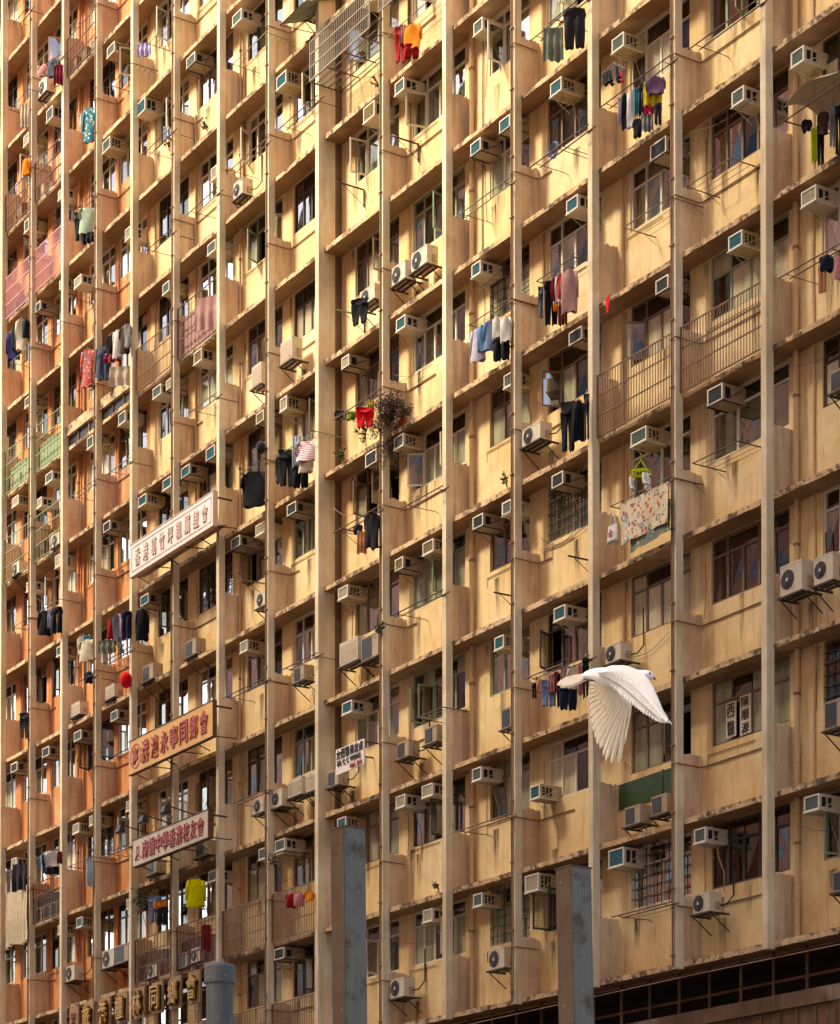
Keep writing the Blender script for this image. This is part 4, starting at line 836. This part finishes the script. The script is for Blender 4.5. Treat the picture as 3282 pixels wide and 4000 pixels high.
# separate gilded letter plates forming one sign
r=thing('letter_sign',(11.9,-.2,11.03),'row of tan plates with raised gold Chinese characters under a ledge at the bottom left','sign')
for i,ch in enumerate('旅港檀林同鄉會'):
    x=8.95+i*1.105; z1=11.885
    m=MB().use('plate_tan'); m.box(x-.33,x+.33,-.22,-.16,z1-.86,z1); p=m.build('letter_plate',r)
    m=MB().use('letter_gold'); put_text(m,ch,x,-.30,z1-.43,.50,.66,.03,.012); m.build('character',p)
    m=MB().use('letter_dark'); put_text(m,ch,x+.03,-.25,z1-.445,.50,.66,.02,.014); m.build('character_edge',p)
x=7.92; m=MB().use('plate_tan'); m.box(x-.3,x+.3,-.22,-.16,11.02,11.87); p=m.build('letter_plate',r)
m=MB().use('cloth_redd'); 
for dx,dz in((-.1,.15),(.1,.15),(0,.0),(-.08,-.12),(.1,-.15)): m.disc((x+dx,-.232,11.45+dz),.11,n=10,r0=.05)
m.build('emblem',p)
m=MB().use('dark_metal'); m.box(7.6,16.0,-.155,-.12,11.8,11.84); m.box(7.6,16.0,-.155,-.12,11.1,11.14)
for i in range(7): m.box(8+i*1.3,8.04+i*1.3,-.12,.45,11.8,11.84)
m.build('support_rail',r)
# plaques in a window
for (x0,x1,z0,z1,txt,lab) in((36.57,36.87,13.527,14.20,'西醫','white plaque with two black characters in the brown window behind the dove'),(36.985,37.30,13.49,14.24,'陳順源','taller white plaque with three black characters in the brown window')):
    r=thing('window_plaque',((x0+x1)/2,.48,z0),lab,'sign','plaques in the brown window')
    m=MB().use('sign_aged'); m.box(x0,x1,.470,.485,z0,z1); m.build('board',r)
    m=MB().use('letter_dark'); n=len(txt)
    for i,ch in enumerate(txt): put_text(m,ch,(x0+x1)/2,.462,z1-(z1-z0)*(i+.5)/n,.22,(z1-z0)/n*.80,.004,.0)
    m.build('lettering',r)
# green panel
plain('panel_green','#2c4a20',.6,.3,4)
t=thing('green_panel',(34.05,.45,12.79),'dark green painted panel on the wall above two tan outdoor units','panel')
m=MB().use('panel_green'); m.box(33.2,34.97,.452,.478,12.80,13.30); m.build('sheet',t); m=MB().use('dark_metal'); m.box(33.19,34.98,.448,.479,13.301,13.315); m.build('trim',t)
# green striped awning at the top
t=thing('awning',(20.9,-.3,34.5),'green awning at the top edge beside a round fan unit','awning')
m=MB().use('cloth_sage'); m.grid(lambda u,v:(20.95+1.25*u,-.62+1.08*v,34.36+.42*v+.01*math.sin(30*u)),24,4); m.build('canopy',t,smooth=True)
m=MB().use('rusty_iron'); m.tube([(20.95,-.63,34.34),(22.1,-.63,34.34)],.014,5); m.tube([(20.95,-.63,34.34),(20.95,.46,34.44)],.012,5); m.build('frame',t)
# balloon-like red lantern
t=thing('paper_lantern',(11.6,-.32,20.5),'bright red round lantern hanging beside the third orange bay','lantern')
m=MB().use('cloth_brightred'); m.grid(lambda u,v:(11.6+.17*math.sin(math.pi*v)*math.cos(2*math.pi*u)*(1+.04*math.cos(16*math.pi*u)),-.32+.17*math.sin(math.pi*v)*math.sin(2*math.pi*u),20.32+.19-.23*math.cos(math.pi*v)),20,10,True); m.build('shade',t,smooth=True)
m=MB().use('cloth_redd'); m.tube([(11.6,-.32,20.74),(11.6,-.32,20.95)],.006,4); m.tube([(11.6,-.32,20.28),(11.6,-.32,20.15)],.012,5); m.build('tassel',t)
# red pennant and blue cable reel
t=thing('pennant',(33.55,-.05,22.9),'small red triangular pennant on the ledge beside the thirteenth column','flag')
m=MB().use('cloth_brightred'); n=0; m.hexa([(33.44,-.06,23.02),(33.62,-.06,23.08),(33.62,-.05,23.08),(33.44,-.05,23.02),(33.51,-.06,22.72),(33.53,-.06,22.72),(33.53,-.05,22.72),(33.51,-.05,22.72)]); m.build('flag_cloth',t)
t=thing('blue_hanger_coil',(32.0,-.3,26.6),'round blue wire peg hanger tangled on the poles beside the twelfth column','hanger')
m=MB().use('cloth_blue')
for q in range(7): m.tube([(32.0+.15*math.cos(a*.6+q)*(1-.05*q),-.3+.03*math.sin(a+q),26.62+.17*math.sin(a*.6+q)*(1-.04*q)) for a in range(12)],.008,4)
m.build('coil',t)
t=thing('folded_basket',(36.9,.1,29.1),'orange and black basket on the sill under long poles at the top','basket')
m=MB().use('cloth_rust'); m.grid(lambda u,v:(36.6+.35*math.cos(2*math.pi*u)*(.7+.3*v),-.1+.16*math.sin(2*math.pi*u)*(.7+.3*v),28.75+.16*v),16,3,True); m.use('fan_black'); m.grid(lambda u,v:(36.6+.34*math.cos(2*math.pi*u),-.1+.15*math.sin(2*math.pi*u)*v,28.76),16,1,True); m.build('basket_body',t)

# ------------------------------------------------------------------ plants
plain('leaf_green','#4c6a2a',.6,.4,9); plain('leaf_brown','#6e5a44',.7,.4,7); plain('leaf_dry','#8a6a55',.7,.35,11); plain('stem_brown','#4c3526',.8,.2); plain('leaf_dark','#33482a',.6,.3,9)
def leaf(m,p,d,L,w,rng):
    d=Vector(d).normalized(); s=d.cross(Vector((rng.uniform(-1,1),rng.uniform(-1,1),rng.uniform(-.2,1)))).normalized(); up=d.cross(s)*L*.12
    p=Vector(p); m.quad(p,p+d*L*.5+s*w*.5+up,p+d*L,p+d*L*.5-s*w*.5+up)
def bush(cx,cy,cz,rx,ry,rz,n,label,leafs=('leaf_brown','leaf_dry','leaf_green'),L=.07,name='bush',root=None):
    rng=random.Random(int(cx*100)); t=thing(name,root or (cx,cy,cz-rz),label,'plant')
    s=MB().use('stem_brown'); lv=MB(); base=Vector(t.location); tips=[]
    for i in range(26 if n>400 else 6):
        a=rng.uniform(0,6.28); e=rng.uniform(-.9,1.2); q=rng.uniform(.5,1.0)
        tip=Vector((cx+rx*q*math.cos(a)*math.cos(e*.8),cy+ry*q*math.sin(a),cz+rz*q*math.sin(e)))
        mid=(base+tip)/2+Vector((rng.uniform(-.1,.1),rng.uniform(-.05,.05),rng.uniform(.02,.14)*rz))
        s.tube([base,mid,tip],[.009,.006,.003],4); tips.append((base,mid,tip))
    for i in range(n):
        b0,mi,ti=rng.choice(tips); u=rng.random()**.7; p=(b0.lerp(mi,u*2) if u<.5 else mi.lerp(ti,u*2-1))
        p=p+Vector((rng.gauss(0,.07*rx),rng.gauss(0,.06*ry),rng.gauss(0,.08*rz)))
        lv.use(rng.choice(leafs)); leaf(lv,p,(rng.uniform(-1,1),rng.uniform(-1,1),rng.uniform(-.9,.5)),L*rng.uniform(.6,1.3),L*.45,rng)
    s.build('stem',t); lv.build('foliage',t); return t
bush(25.55,-.35,23.25,.85,.42,.62,3600,'large straggly brown twiggy bush growing out beside the tenth column',('leaf_brown','leaf_dry','stem_brown','leaf_dry','leaf_dark'),L=.07,root=(25.35,.1,23.42))
_b=bpy.data.objects['bush']; m=MB().use('cloth_rust'); m.tube([(25.3,.12,zk(-1)+.12),(25.3,.12,zk(-1)+.4)],[.13,.18],12); m.build('pot',_b)
bush(25.2,-.1,22.35,.42,.3,.65,900,'brown dry vines hanging below the large bush beside the tenth column',('leaf_dry','stem_brown','leaf_brown'),L=.06,name='hanging_vine',root=(25.2,.1,22.95))
def sprout(x,y,z,h,n,label,mat=('leaf_green','leaf_dark'),w=.5):
    rng=random.Random(int(x*77+z)); t=thing('wall_plant',(x,y,z),label,'plant','small plants rooted on ledges'); s=MB().use('stem_brown'); lv=MB()
    for i in range(5):
        tx=x+rng.uniform(-w,w)*h; tz=z+h*rng.uniform(.5,1); s.tube([(x,y,z),((x+tx)/2,y-.05,(z+tz)/2+.05),(tx,y-.12,tz)],[.007,.005,.003],4)
        for j in range(n//5):
            u=rng.uniform(.3,1.05); lv.use(rng.choice(mat)); leaf(lv,(x+(tx-x)*u,y-.1*u,z+(tz-z)*u),(rng.uniform(-1,1),rng.uniform(-.8,.3),rng.uniform(-.4,.6)),.14*rng.uniform(.6,1.1),.05,rng)
    s.build('stem',t); lv.build('foliage',t)
sprout(23.0,-.02,zk(-1)+.11,.30,40,'low spiky plant on the ledge right of the wide solid column')
sprout(24.05,-.02,zk(-1)+.11,.85,60,'tall palm like plant on the ledge under the red shorts',w=.25)
sprout(25.02,-.17,18.35,.35,30,'green weed on the tenth column, seventh floor down')
sprout(13.7,-.02,34.45,.4,30,'green sprig dangling under a clothes pole near the top left')
sprout(15.9,-.02,zk(3)+.1,.3,20,'green sprig on the ledge near the seventh column, upper left')
sprout(29.9,-.02,zk(-2)+.1,.32,22,'thin dry weed on the ledge left of the twelfth column',('leaf_dry','leaf_green'))
sprout(24.6,-.02,zk(2)+.1,.3,22,'small dark weed on a ledge under the projecting window cage',('leaf_dark','leaf_dry'))
sprout(27.2,-.02,zk(-5)+.1,.25,26,'low grassy tuft on the mouldy ledge left of the eleventh column',('leaf_brown','leaf_green'))
bush(12.55,-.3,14.25,.75,.25,.34,420,'dark leafy pot plant under the stained white sign',('leaf_dark','leaf_green'),L=.09,name='pot_plant',root=(12.6,.1,14.0))
sprout(11.2,-.2,21.3,.4,40,'green pot plant behind the laundry beside the red lantern')
sprout(19.75,-.1,13.9,.35,20,'small plant on the eighth column above a barred cage')
sprout(9.1,-.1,29.4,.3,20,'thin sprig on the rack above the mint green shirt')

# ------------------------------------------------------------------ steel posts and vent pipe close to the camera
def rust_metal(name,col,rust,a,b_,spots=True):
    m,nt,b=new_mat(name); v=pos(nt)
    n=noise(nt,v,9,7,.7); base=mix(nt,ramp(nt,n,a,b_),lin(col),lin(rust))
    fl=ramp(nt,noise(nt,v,55,4,.7),.66,.69); base=mix(nt,mul_s(nt,fl,.85),base,lin('#2a1a12'))
    fl2=ramp(nt,noise(nt,v,70,2,.5),.73,.75); base=mix(nt,mul_s(nt,fl2,.7),base,lin('#c8ccd0'))
    st=ramp(nt,noise(nt,pos(nt,(40,40,3)),1,4,.6),.4,.7); base=mix(nt,mul_s(nt,st,.35),base,mul(lin(col),.55))
    nt.links.new(base,b.inputs['Base Color']); b.inputs['Roughness'].default_value=.7; bump(nt,b,noise(nt,v,60,5,.7),.5,.003); return m
rust_metal('post_grey','#6a675e','#4a3626',.50,.64); rust_metal('post_rust','#50402f','#4e2c1a',.46,.66); rust_metal('pipe_grey','#4c4e50','#57504a',.6,.85)
def post(base,top,a,phi,label):
    r=thing('steel_post',(base[0],base[1],0),label,'post',rz=phi)
    dx=top[0]-base[0]; dy=top[1]-base[1]; hgt=top[2]
    c,s=math.cos(-phi),math.sin(-phi); lx,ly=dx*c-dy*s,dx*s+dy*c
    def sec(z,g=0):
        f=z/hgt; ox,oy=lx*f,ly*f; h=a/2+g; return [(ox-h,oy-h,z),(ox+h,oy-h,z),(ox+h,oy+h,z),(ox-h,oy+h,z)]
    m=MB(); n=40; rng=random.Random(5)
    base_i=len(m.v)
    for j in range(n+1):
        z=hgt*j/n; q=[list(p) for p in sec(z)]
        for p in q:
            p[0]+=rng.uniform(-.0008,.0008); p[1]+=rng.uniform(-.0008,.0008)
        m.v+=[tuple(p) for p in q]
    for j in range(n):
        for k in range(4):
            m.use('post_rust' if k==3 else 'post_grey')
            b0=j*4; m.face([b0+k,b0+(k+1)%4,b0+4+(k+1)%4,b0+4+k])
    m.use('post_grey'); m.face([n*4+i for i in range(4)])
    m.build('shaft',r,local=True)
    k=MB().use('post_rust'); k.hexa(sec(hgt+.0005,.004)+sec(hgt+.006,.004)); k.build('cap_plate',r,local=True)
    w=MB().use('post_rust')
    ox=-a/2
    pts=[(lx*(j/30)-a/2,ly*(j/30)-a/2,hgt*j/30) for j in range(31)]
    w.tube(pts,[.0035+.001*math.sin(j*2.3) for j in range(31)],5); w.build('weld_seam',r,local=True)
    return r
PHI=YAW-R_(90-57)
post((63.565,-23.81,0),(63.541,-23.848,3.90),.105,YAW+R_(33),'rusty grey square steel post, left one of the two near the camera')
post((64.08,-22.99,0),(64.043,-23.052,3.735),.105,YAW+R_(33),'grey square steel post with rusty left side, right one of the two near the camera')
t=thing('vent_pipe',(63.256,-24.298,0),'dark grey round vent pipe with a flat cap at the bottom, close to the camera','pipe')
m=MB().use('pipe_grey'); m.tube([(63.256,-24.298,0),(63.256,-24.298,3.26)],.056,28); m.build('tube',t,smooth=False)
m=MB().use('pipe_grey'); m.tube([(63.256,-24.298,3.255),(63.256,-24.298,3.262),(63.256,-24.298,3.325),(63.256,-24.298,3.337),(63.256,-24.298,3.343)],[.060,.0645,.0645,.059,.04],32); cp=m.build('cap',t,smooth=False)
m=MB().use('steel_grey')
for a in(-40,-10,25): 
    an=R_(a)+YAW-math.pi/2; m.tube([(63.256+.063*math.cos(an),-24.298+.063*math.sin(an),3.285+.01*math.sin(a)),(63.256+.069*math.cos(an),-24.298+.069*math.sin(an),3.285+.01*math.sin(a))],.004,6)
m.build('screw',cp)

# ------------------------------------------------------------------ white dove in flight
m_,nt_,b_=new_mat('feather_white'); v_=pos(nt_)
nt_.links.new(mix(nt_,ramp(nt_,noise(nt_,v_,60,3),.3,.8),lin('#eae8e6'),lin('#dedad6')),b_.inputs['Base Color']); b_.inputs['Roughness'].default_value=.75; b_.inputs['Sheen Weight'].default_value=.2
b_.inputs['Subsurface Weight'].default_value=.0
m_,nt_,b_=new_mat('feather_cream'); v_=pos(nt_)
nt_.links.new(mix(nt_,ramp(nt_,noise(nt_,v_,45,3),.3,.8),lin('#eadcc6'),lin('#dcc9ac')),b_.inputs['Base Color']); b_.inputs['Roughness'].default_value=.8
b_.inputs['Transmission Weight'].default_value=0
plain('beak_orange','#c8643a',.5,.1); plain('eye_dark','#120d0a',.1,.0); plain('foot_red','#6a1c1c',.6,.1)
K=1/4000.0; FT=1.0
def bp(px,py,w=0.0): return Vector(((px-800)*K-w*.079,-w,(400-py)*K-w*.263))
dove=thing('dove',BIRD,'white dove in flight with wings swept down','bird',rz=YAW)
# body, neck and head as one continuous loft
m=MB().use('feather_white')
sect=[(415,275,18,22,.0),(470,255,48,52,.0),(560,255,88,84,.0),(680,272,120,112,.0),(820,288,134,128,.0),(960,290,130,126,.0),(1060,280,108,108,.0),(1140,262,80,84,.0),(1200,258,66,68,.0),(1255,258,68,66,.0),(1305,262,66,60,.0),(1345,272,46,44,.0),(1368,284,24,24,.0),(1378,290,12,12,.0)]
nr=20; base=len(m.v)
for i,(x,y,rv,rw,w0) in enumerate(sect):
    x0,y0=sect[max(i-1,0)][:2]; x1,y1=sect[min(i+1,len(sect)-1)][:2]
    tx,ty=(x1-x0),(y1-y0); l=math.hypot(tx,ty); nx,ny=-ty/l,tx/l
    for j in range(nr):
        a=2*math.pi*j/nr; m.v.append(tuple(bp(x+nx*rv*math.cos(a),y+ny*rv*math.cos(a),w0+rw*math.sin(a)*K)))
for i in range(len(sect)-1):
    for j in range(nr):
        m.face([base+i*nr+j,base+i*nr+(j+1)%nr,base+(i+1)*nr+(j+1)%nr,base+(i+1)*nr+j])
m.face([base+j for j in range(nr)][::-1]); m.face([base+(len(sect)-1)*nr+j for j in range(nr)])
body=m.build('body',dove,smooth=True,local=True)
sub=body.modifiers.new('smooth','SUBSURF'); sub.levels=1; sub.render_levels=2
m=MB().use('beak_orange')
m.tube([bp(1358,272,.0),bp(1385,290,.0),bp(1405,318,.0),bp(1419,338,.0)],[16*K,12*K,8*K,2*K],8)
m.tube([bp(1352,290,.0),bp(1375,312,.0),bp(1400,330,.0)],[11*K,8*K,2*K],8)
m.use('feather_white'); m.tube([bp(1362,262,.0),bp(1376,280,.0)],[10*K,9*K],8); m.build('beak',body,smooth=True,local=True)
m=MB().use('eye_dark')
def sphere(mb,c,r,n=10):
    mb.grid(lambda u,v:(c[0]+r*math.sin(math.pi*v)*math.cos(2*math.pi*u),c[1]+r*math.sin(math.pi*v)*math.sin(2*math.pi*u),c[2]+r*math.cos(math.pi*v)),n,n//2+1,True)
sphere(m,bp(1326,234,51*K),15*K); sphere(m,bp(1326,234,-51*K),15*K); m.build('eye',body,smooth=True,local=True)
m=MB().use('foot_red')
for w in(.012,-.004): 
    m.tube([bp(600,335,w),bp(540,330,w),bp(480,322,w)],[9*K,10*K,8*K],6)
    for dy in(-16,0,14): m.tube([bp(490,322,w),bp(430,312+dy,w+dy*K*.3)],[7*K,3*K],5)
m.build('foot',body,smooth=True,local=True)
def feather(m,p0,p1,w0,w1,wd,curve=0.0,tipround=.18,th=.0012,n=9):
    """rounded blade from p0 to p1 (bird plane px), depths w0..w1; both faces plus a raised shaft"""
    d=Vector((p1[0]-p0[0],p1[1]-p0[1])); L=d.length; d/=L; nrm=Vector((-d.y,d.x))
    for side in(0,1):
        b=len(m.v)
        for i in range(n+1):
            t=i/n; ww=wd*(.35+.65*min(1,t*2.2))
            if t>1-tipround*1.6: q=(t-(1-tipround*1.6))/(tipround*1.6); ww*=math.sqrt(max(0.0,1-q*q))
            cx=p0[0]+d.x*L*t+nrm.x*curve*math.sin(math.pi*t*.5); cy=p0[1]+d.y*L*t+nrm.y*curve*math.sin(math.pi*t*.5); w=w0+(w1-w0)*t+(th if side else 0)
            m.v.append(tuple(bp(cx+nrm.x*ww*.5,cy+nrm.y*ww*.5,w-.0007))); m.v.append(tuple(bp(cx,cy,w+.0005))); m.v.append(tuple(bp(cx-nrm.x*ww*.5,cy-nrm.y*ww*.5,w-.0012)))
        for i in range(n):
            a=b+i*3
            for s in(0,1):
                f=[a+s,a+s+1,a+s+4,a+s+3]; m.face(f if side else f[::-1])
    m.tube([bp(p0[0],p0[1],w0+th+.0006),bp((p0[0]+p1[0])/2+nrm.x*curve*.7,(p0[1]+p1[1])/2+nrm.y*curve*.7,(w0+w1)/2+th+.0014),bp(p1[0]-d.x*18+nrm.x*curve,p1[1]-d.y*18+nrm.y*curve,w1+th+.0006)],[2.6*K,2*K,1*K],4)
def lerp2(A,t):
    t=max(0,min(.9999,t))*(len(A)-1); i=int(t); f=t-i; return (A[i][0]*(1-f)+A[i+1][0]*f,A[i][1]*(1-f)+A[i+1][1]*f)
# near wing, upper side towards the camera
lead=[(640,215),(820,150),(1000,152),(1130,195),(1230,255),(1310,345),(1370,455),(1425,580),(1480,715),(1535,830),(1562,885)]
trail=[(640,262),(740,352),(808,420),(885,492),(935,548),(1005,612),(1085,668),(1155,722),(1225,778),(1305,822),(1395,882),(1470,910),(1560,915)]
m=MB().use('feather_white')
def wdep(t): return .034+.055*t
nf=25
for i in range(nf):
    t=i/(nf-1); tip=lerp2(trail,t); a=lerp2(lead,.04+.90*t**1.05); st=(a[0]*.62+tip[0]*.38,a[1]*.62+tip[1]*.38)
    if t>.75: q=(t-.75)/.25; st=(st[0]*(1-q*.5)+1290*q*.5,st[1]*(1-q*.5)+480*q*.5)
    feather(m,st,tip,wdep(t)-.003-.0004*i,wdep(t)-.006,96 if t<.7 else 70,curve=-10,th=.001,tipround=.26)
for w in(0,): feather(m,(1380,620),(1660,892),.085,.088,22,curve=55)
wing=m.build('near_wing',dove,smooth=False,local=True)
m=MB().use('feather_white')   # smooth coverts over the quill roots
def cov(u,v,o):
    a=lerp2(lead,u*.97); b=lerp2(trail,u*.93); s=.0+.72*v
    if u>.6: s=v*(.72-.25*(u-.6)/.4)
    x=a[0]+(b[0]-a[0])*s; y=a[1]+(b[1]-a[1])*s
    bulge=.011*math.sin(math.pi*min(1,v*.85+.12))*(1-.55*u)
    return bp(x+ (4*math.sin(u*60)*v),y+(5*math.sin(u*70)*v),wdep(u)+bulge*(1 if o==0 else .6)-(.004 if o else -.0025)-.004*v)
m.grid(lambda u,v:cov(u,v,0),44,10); m.grid(lambda u,v:cov(1-u,v,1),44,10)
m.tube([cov(i/30,0,0)*.5+cov(i/30,0,1)*.5 for i in range(31)],[(20-14*i/30)*K for i in range(31)],8)
m.build('wing_covert',wing,smooth=True,local=True)
m=MB().use('feather_white')
for row,(sa,sb,cnt_) in enumerate(((.48,.71,26),)):
    for i in range(cnt_):
        u=.06+.84*i/(cnt_-1); a=lerp2(lead,u*.97); b=lerp2(trail,u*.93); f=1-.3*max(0,(u-.6)/.4)
        p0=(a[0]+(b[0]-a[0])*sa*f,a[1]+(b[1]-a[1])*sa*f); p1=(a[0]+(b[0]-a[0])*sb*f-6,a[1]+(b[1]-a[1])*sb*f+6)
        def dz(s): v=min(1,s*f/.77); return wdep(u)+.011*math.sin(math.pi*min(1,v*.85+.12))*(1-.55*u)+.0025-.004*v
        feather(m,p0,p1,dz(sa)-.0003,dz(sb)+.0004,84-10*row,curve=-6,tipround=.3,th=.0006,n=7)
m.build('covert_feathers',wing,smooth=False,local=True)
# far wing, underside seen, hanging down
m=MB().use('feather_cream')
tips=[(925,1448),(820,1462),(742,1432),(705,1362),(668,1255),(622,1200),(597,1110),(572,1018),(552,925),(535,830),(524,735),(512,650),(503,575),(502,505),(515,440),(525,385),(560,350)]
arm=[(1030,700),(1015,690),(1000,670),(985,655),(960,640),(935,620),(905,600),(880,580),(850,555),(820,530),(790,505),(760,480),(730,455),(700,430),(670,405),(645,380),(630,350)]
n=len(tips)
for i in range(n):
    t=i/(n-1); feather(m,arm[i],tips[i],-.040+.0015*(n-i)*.6,-.045-.0022*(n-i)*.0-.01*(1-t)+.0012*i*.3,104 if 3<i<14 else (62 if i<4 else 84),curve=18*(1-t),tipround=.12,th=.0008,n=10)
fw=m.build('far_wing',dove,smooth=False,local=True)
m=MB().use('feather_cream')
tl=[(1062,640),(1062,720),(1056,800),(1040,900),(1020,1000),(1005,1100),(990,1180)]
m.tube([bp(x,y,-.03) for x,y in [(900,330),(990,480),(1050,600)]+tl],[34*K,32*K,26*K,22*K,18*K,15*K,12*K,10*K,8*K,6*K],8)
inner=[(640,330),(700,350),(780,380),(860,420),(940,480),(1010,560),(1055,640),(1056,760)]
outer=[(600,440),(620,520),(660,600),(720,680),(790,740),(860,790),(930,850),(1000,900)]
m.grid(lambda u,v:bp(lerp2(inner,u)[0]+(lerp2(outer,u)[0]-lerp2(inner,u)[0])*v+5*math.sin(u*45)*v,lerp2(inner,u)[1]+(lerp2(outer,u)[1]-lerp2(inner,u)[1])*v+14*math.sin(u*52)*v,-.028-.006*v),40,8)
m.grid(lambda u,v:bp(lerp2(inner,1-u)[0]+(lerp2(outer,1-u)[0]-lerp2(inner,1-u)[0])*v,lerp2(inner,1-u)[1]+(lerp2(outer,1-u)[1]-lerp2(inner,1-u)[1])*v,-.034-.014*v),40,8)
m.build('wing_lining',fw,smooth=True,local=True)
# tail
m=MB().use('feather_cream')
tt=[(400,330),(235,412),(125,432),(92,405),(74,378),(95,352),(150,315)]
for i,p in enumerate(tt): feather(m,(560-6*i,290-8*i),p,.004-.002*i,.006-.003*i,62,curve=-8 if i>3 else 6,tipround=.1,th=.0008)
m.build('tail',dove,smooth=False,local=True)

# ------------------------------------------------------------------ street and the far side of it
m,nt,b=new_mat('asphalt'); v=pos(nt); nt.links.new(mix(nt,noise(nt,v,3,6),(.045,.045,.045),(.07,.068,.064)),b.inputs['Base Color']); b.inputs['Roughness'].default_value=.9
plain('paving','#8a8378',.9,.2,2); plain('line_white','#cfcabc',.7,.15)
g=MB().use('asphalt'); g.quad((-700,-700,-.02),(700,-700,-.02),(700,700,-.02),(-700,700,-.02)); tag(g.build('ground'),kind='structure')
g=MB().use('asphalt'); g.box(-200,200,-22,-5,-.016,0); tag(g.build('road'),kind='structure')
g=MB().use('paving'); g.box(-200,200,-5,-.13,-.016,.13); tag(g.build('pavement'),kind='structure')
g=MB().use('paving'); g.box(-200,200,-36,-22,-.016,.13); tag(g.build('pavement'),kind='structure')
g=MB().use('line_white')
for i in range(60): g.box(-150+i*5,-147.5+i*5,-13.6,-13.45,.001,.004)
tag(g.build('lane_marking'),kind='structure')
def opp(name,x0,x1,h,mat,wmat,label,fl=3.0,step=3.2,y=-44):
    r=thing(name,((x0+x1)/2,y-8,0),label,'building')
    m=MB().use(mat); m.box(x0,x1,y-16,y,0,h); m.build('wall',r)
    w=MB().use(wmat); z=5.0
    while z<h-2:
        x=x0+1.2
        while x<x1-2: w.box(x,x+1.5,y+.002,y+.05,z,z+1.4); x+=step
        z+=fl
    w.build('window_band',r)
    e=MB().use('ledge_edge_concrete'); e.box(x0-.2,x1+.2,y-16.2,y+.25,h+.001,h+.8); e.build('roof_parapet',r)
paint('far_cream','#e6d3a8','#dcc090',.2,'#8a6a4a',.1); paint('far_pink','#d39a84','#c48570',.2,'#7a4a3a',.1); paint('far_white','#e6dfcc','#d8ccb0',.2,'#8a7a6a',.1)
opp('apartment_building',-170,-62,20,'far_cream','glass_dark','low cream building across the street, seen only mirrored in the left windows')
opp('apartment_building',-60,-11.5,66,'far_pink','glass_dark','pink building across the street, seen only mirrored in the right windows',y=-38)
for x0,x1,h,lab in((-9,-1.5,77,'unseen slim tower added across the street for shade, leftmost of the five'),(1.3,8,67,'unseen lowest slim tower added across the street for shade'),(9.3,16.5,71,'unseen slim tower added across the street for shade beside the narrow gap'),(16.8,53.5,81,'unseen broad tower added behind the camera across the street for shade'),(68,120,84,'unseen broadest and tallest tower added across the street past the sun gap')):
    opp('shade_tower',x0,x1,h,'far_pink','glass_dark',lab,y=-38)

# ------------------------------------------------------------------ light and camera
sc=bpy.context.scene
w=bpy.data.worlds.new('World'); sc.world=w; w.use_nodes=True; nt=w.node_tree; nt.nodes.clear()
out=nt.nodes.new('ShaderNodeOutputWorld'); bg=nt.nodes.new('ShaderNodeBackground'); sky=nt.nodes.new('ShaderNodeTexSky')
SUN_EL,SUN_AZ=LIGHT['el'],LIGHT['az']     # azimuth measured clockwise from +Y
sky.sky_type='NISHITA'; sky.sun_disc=False; sky.sun_elevation=R_(SUN_EL); sky.sun_rotation=R_(SUN_AZ); sky.dust_density=3.0; sky.air_density=1.0; sky.ozone_density=.6
bg.inputs[1].default_value=LIGHT['sky']; nt.links.new(sky.outputs[0],bg.inputs[0]); nt.links.new(bg.outputs[0],out.inputs[0])
sd=bpy.data.lights.new('sun','SUN'); sd.energy=LIGHT['sun']; sd.angle=R_(LIGHT['ang']); sd.color=(1.0,.92,.80)
so=bpy.data.objects.new('sun',sd); C.objects.link(so)
dirv=Vector((math.sin(R_(SUN_AZ))*math.cos(R_(SUN_EL)),math.cos(R_(SUN_AZ))*math.cos(R_(SUN_EL)),math.sin(R_(SUN_EL))))
so.rotation_euler=dirv.to_track_quat('Z','Y').to_euler(); so.location=(0,0,80)
cd=bpy.data.cameras.new('camera'); co=bpy.data.objects.new('camera',cd); C.objects.link(co); sc.camera=co
co.location=CAM; co.rotation_euler=(math.pi/2+PITCH,0,YAW); cd.sensor_fit='HORIZONTAL'; cd.sensor_width=36; cd.lens=36*FPX/3282; cd.shift_x=0; cd.shift_y=(HZ-2000)/3282; cd.clip_start=.1; cd.clip_end=3000
vs=sc.view_settings; vs.view_transform='Standard'; vs.look='None'; vs.gamma=1; vs.exposure=LIGHT['exp']
if LIGHT.get('wb'):
    vs.use_white_balance=True; vs.white_balance_temperature=LIGHT['wb']; vs.white_balance_tint=LIGHT.get('tint',10)
sc.cycles.max_bounces=6; sc.cycles.diffuse_bounces=3; sc.cycles.transparent_max_bounces=12
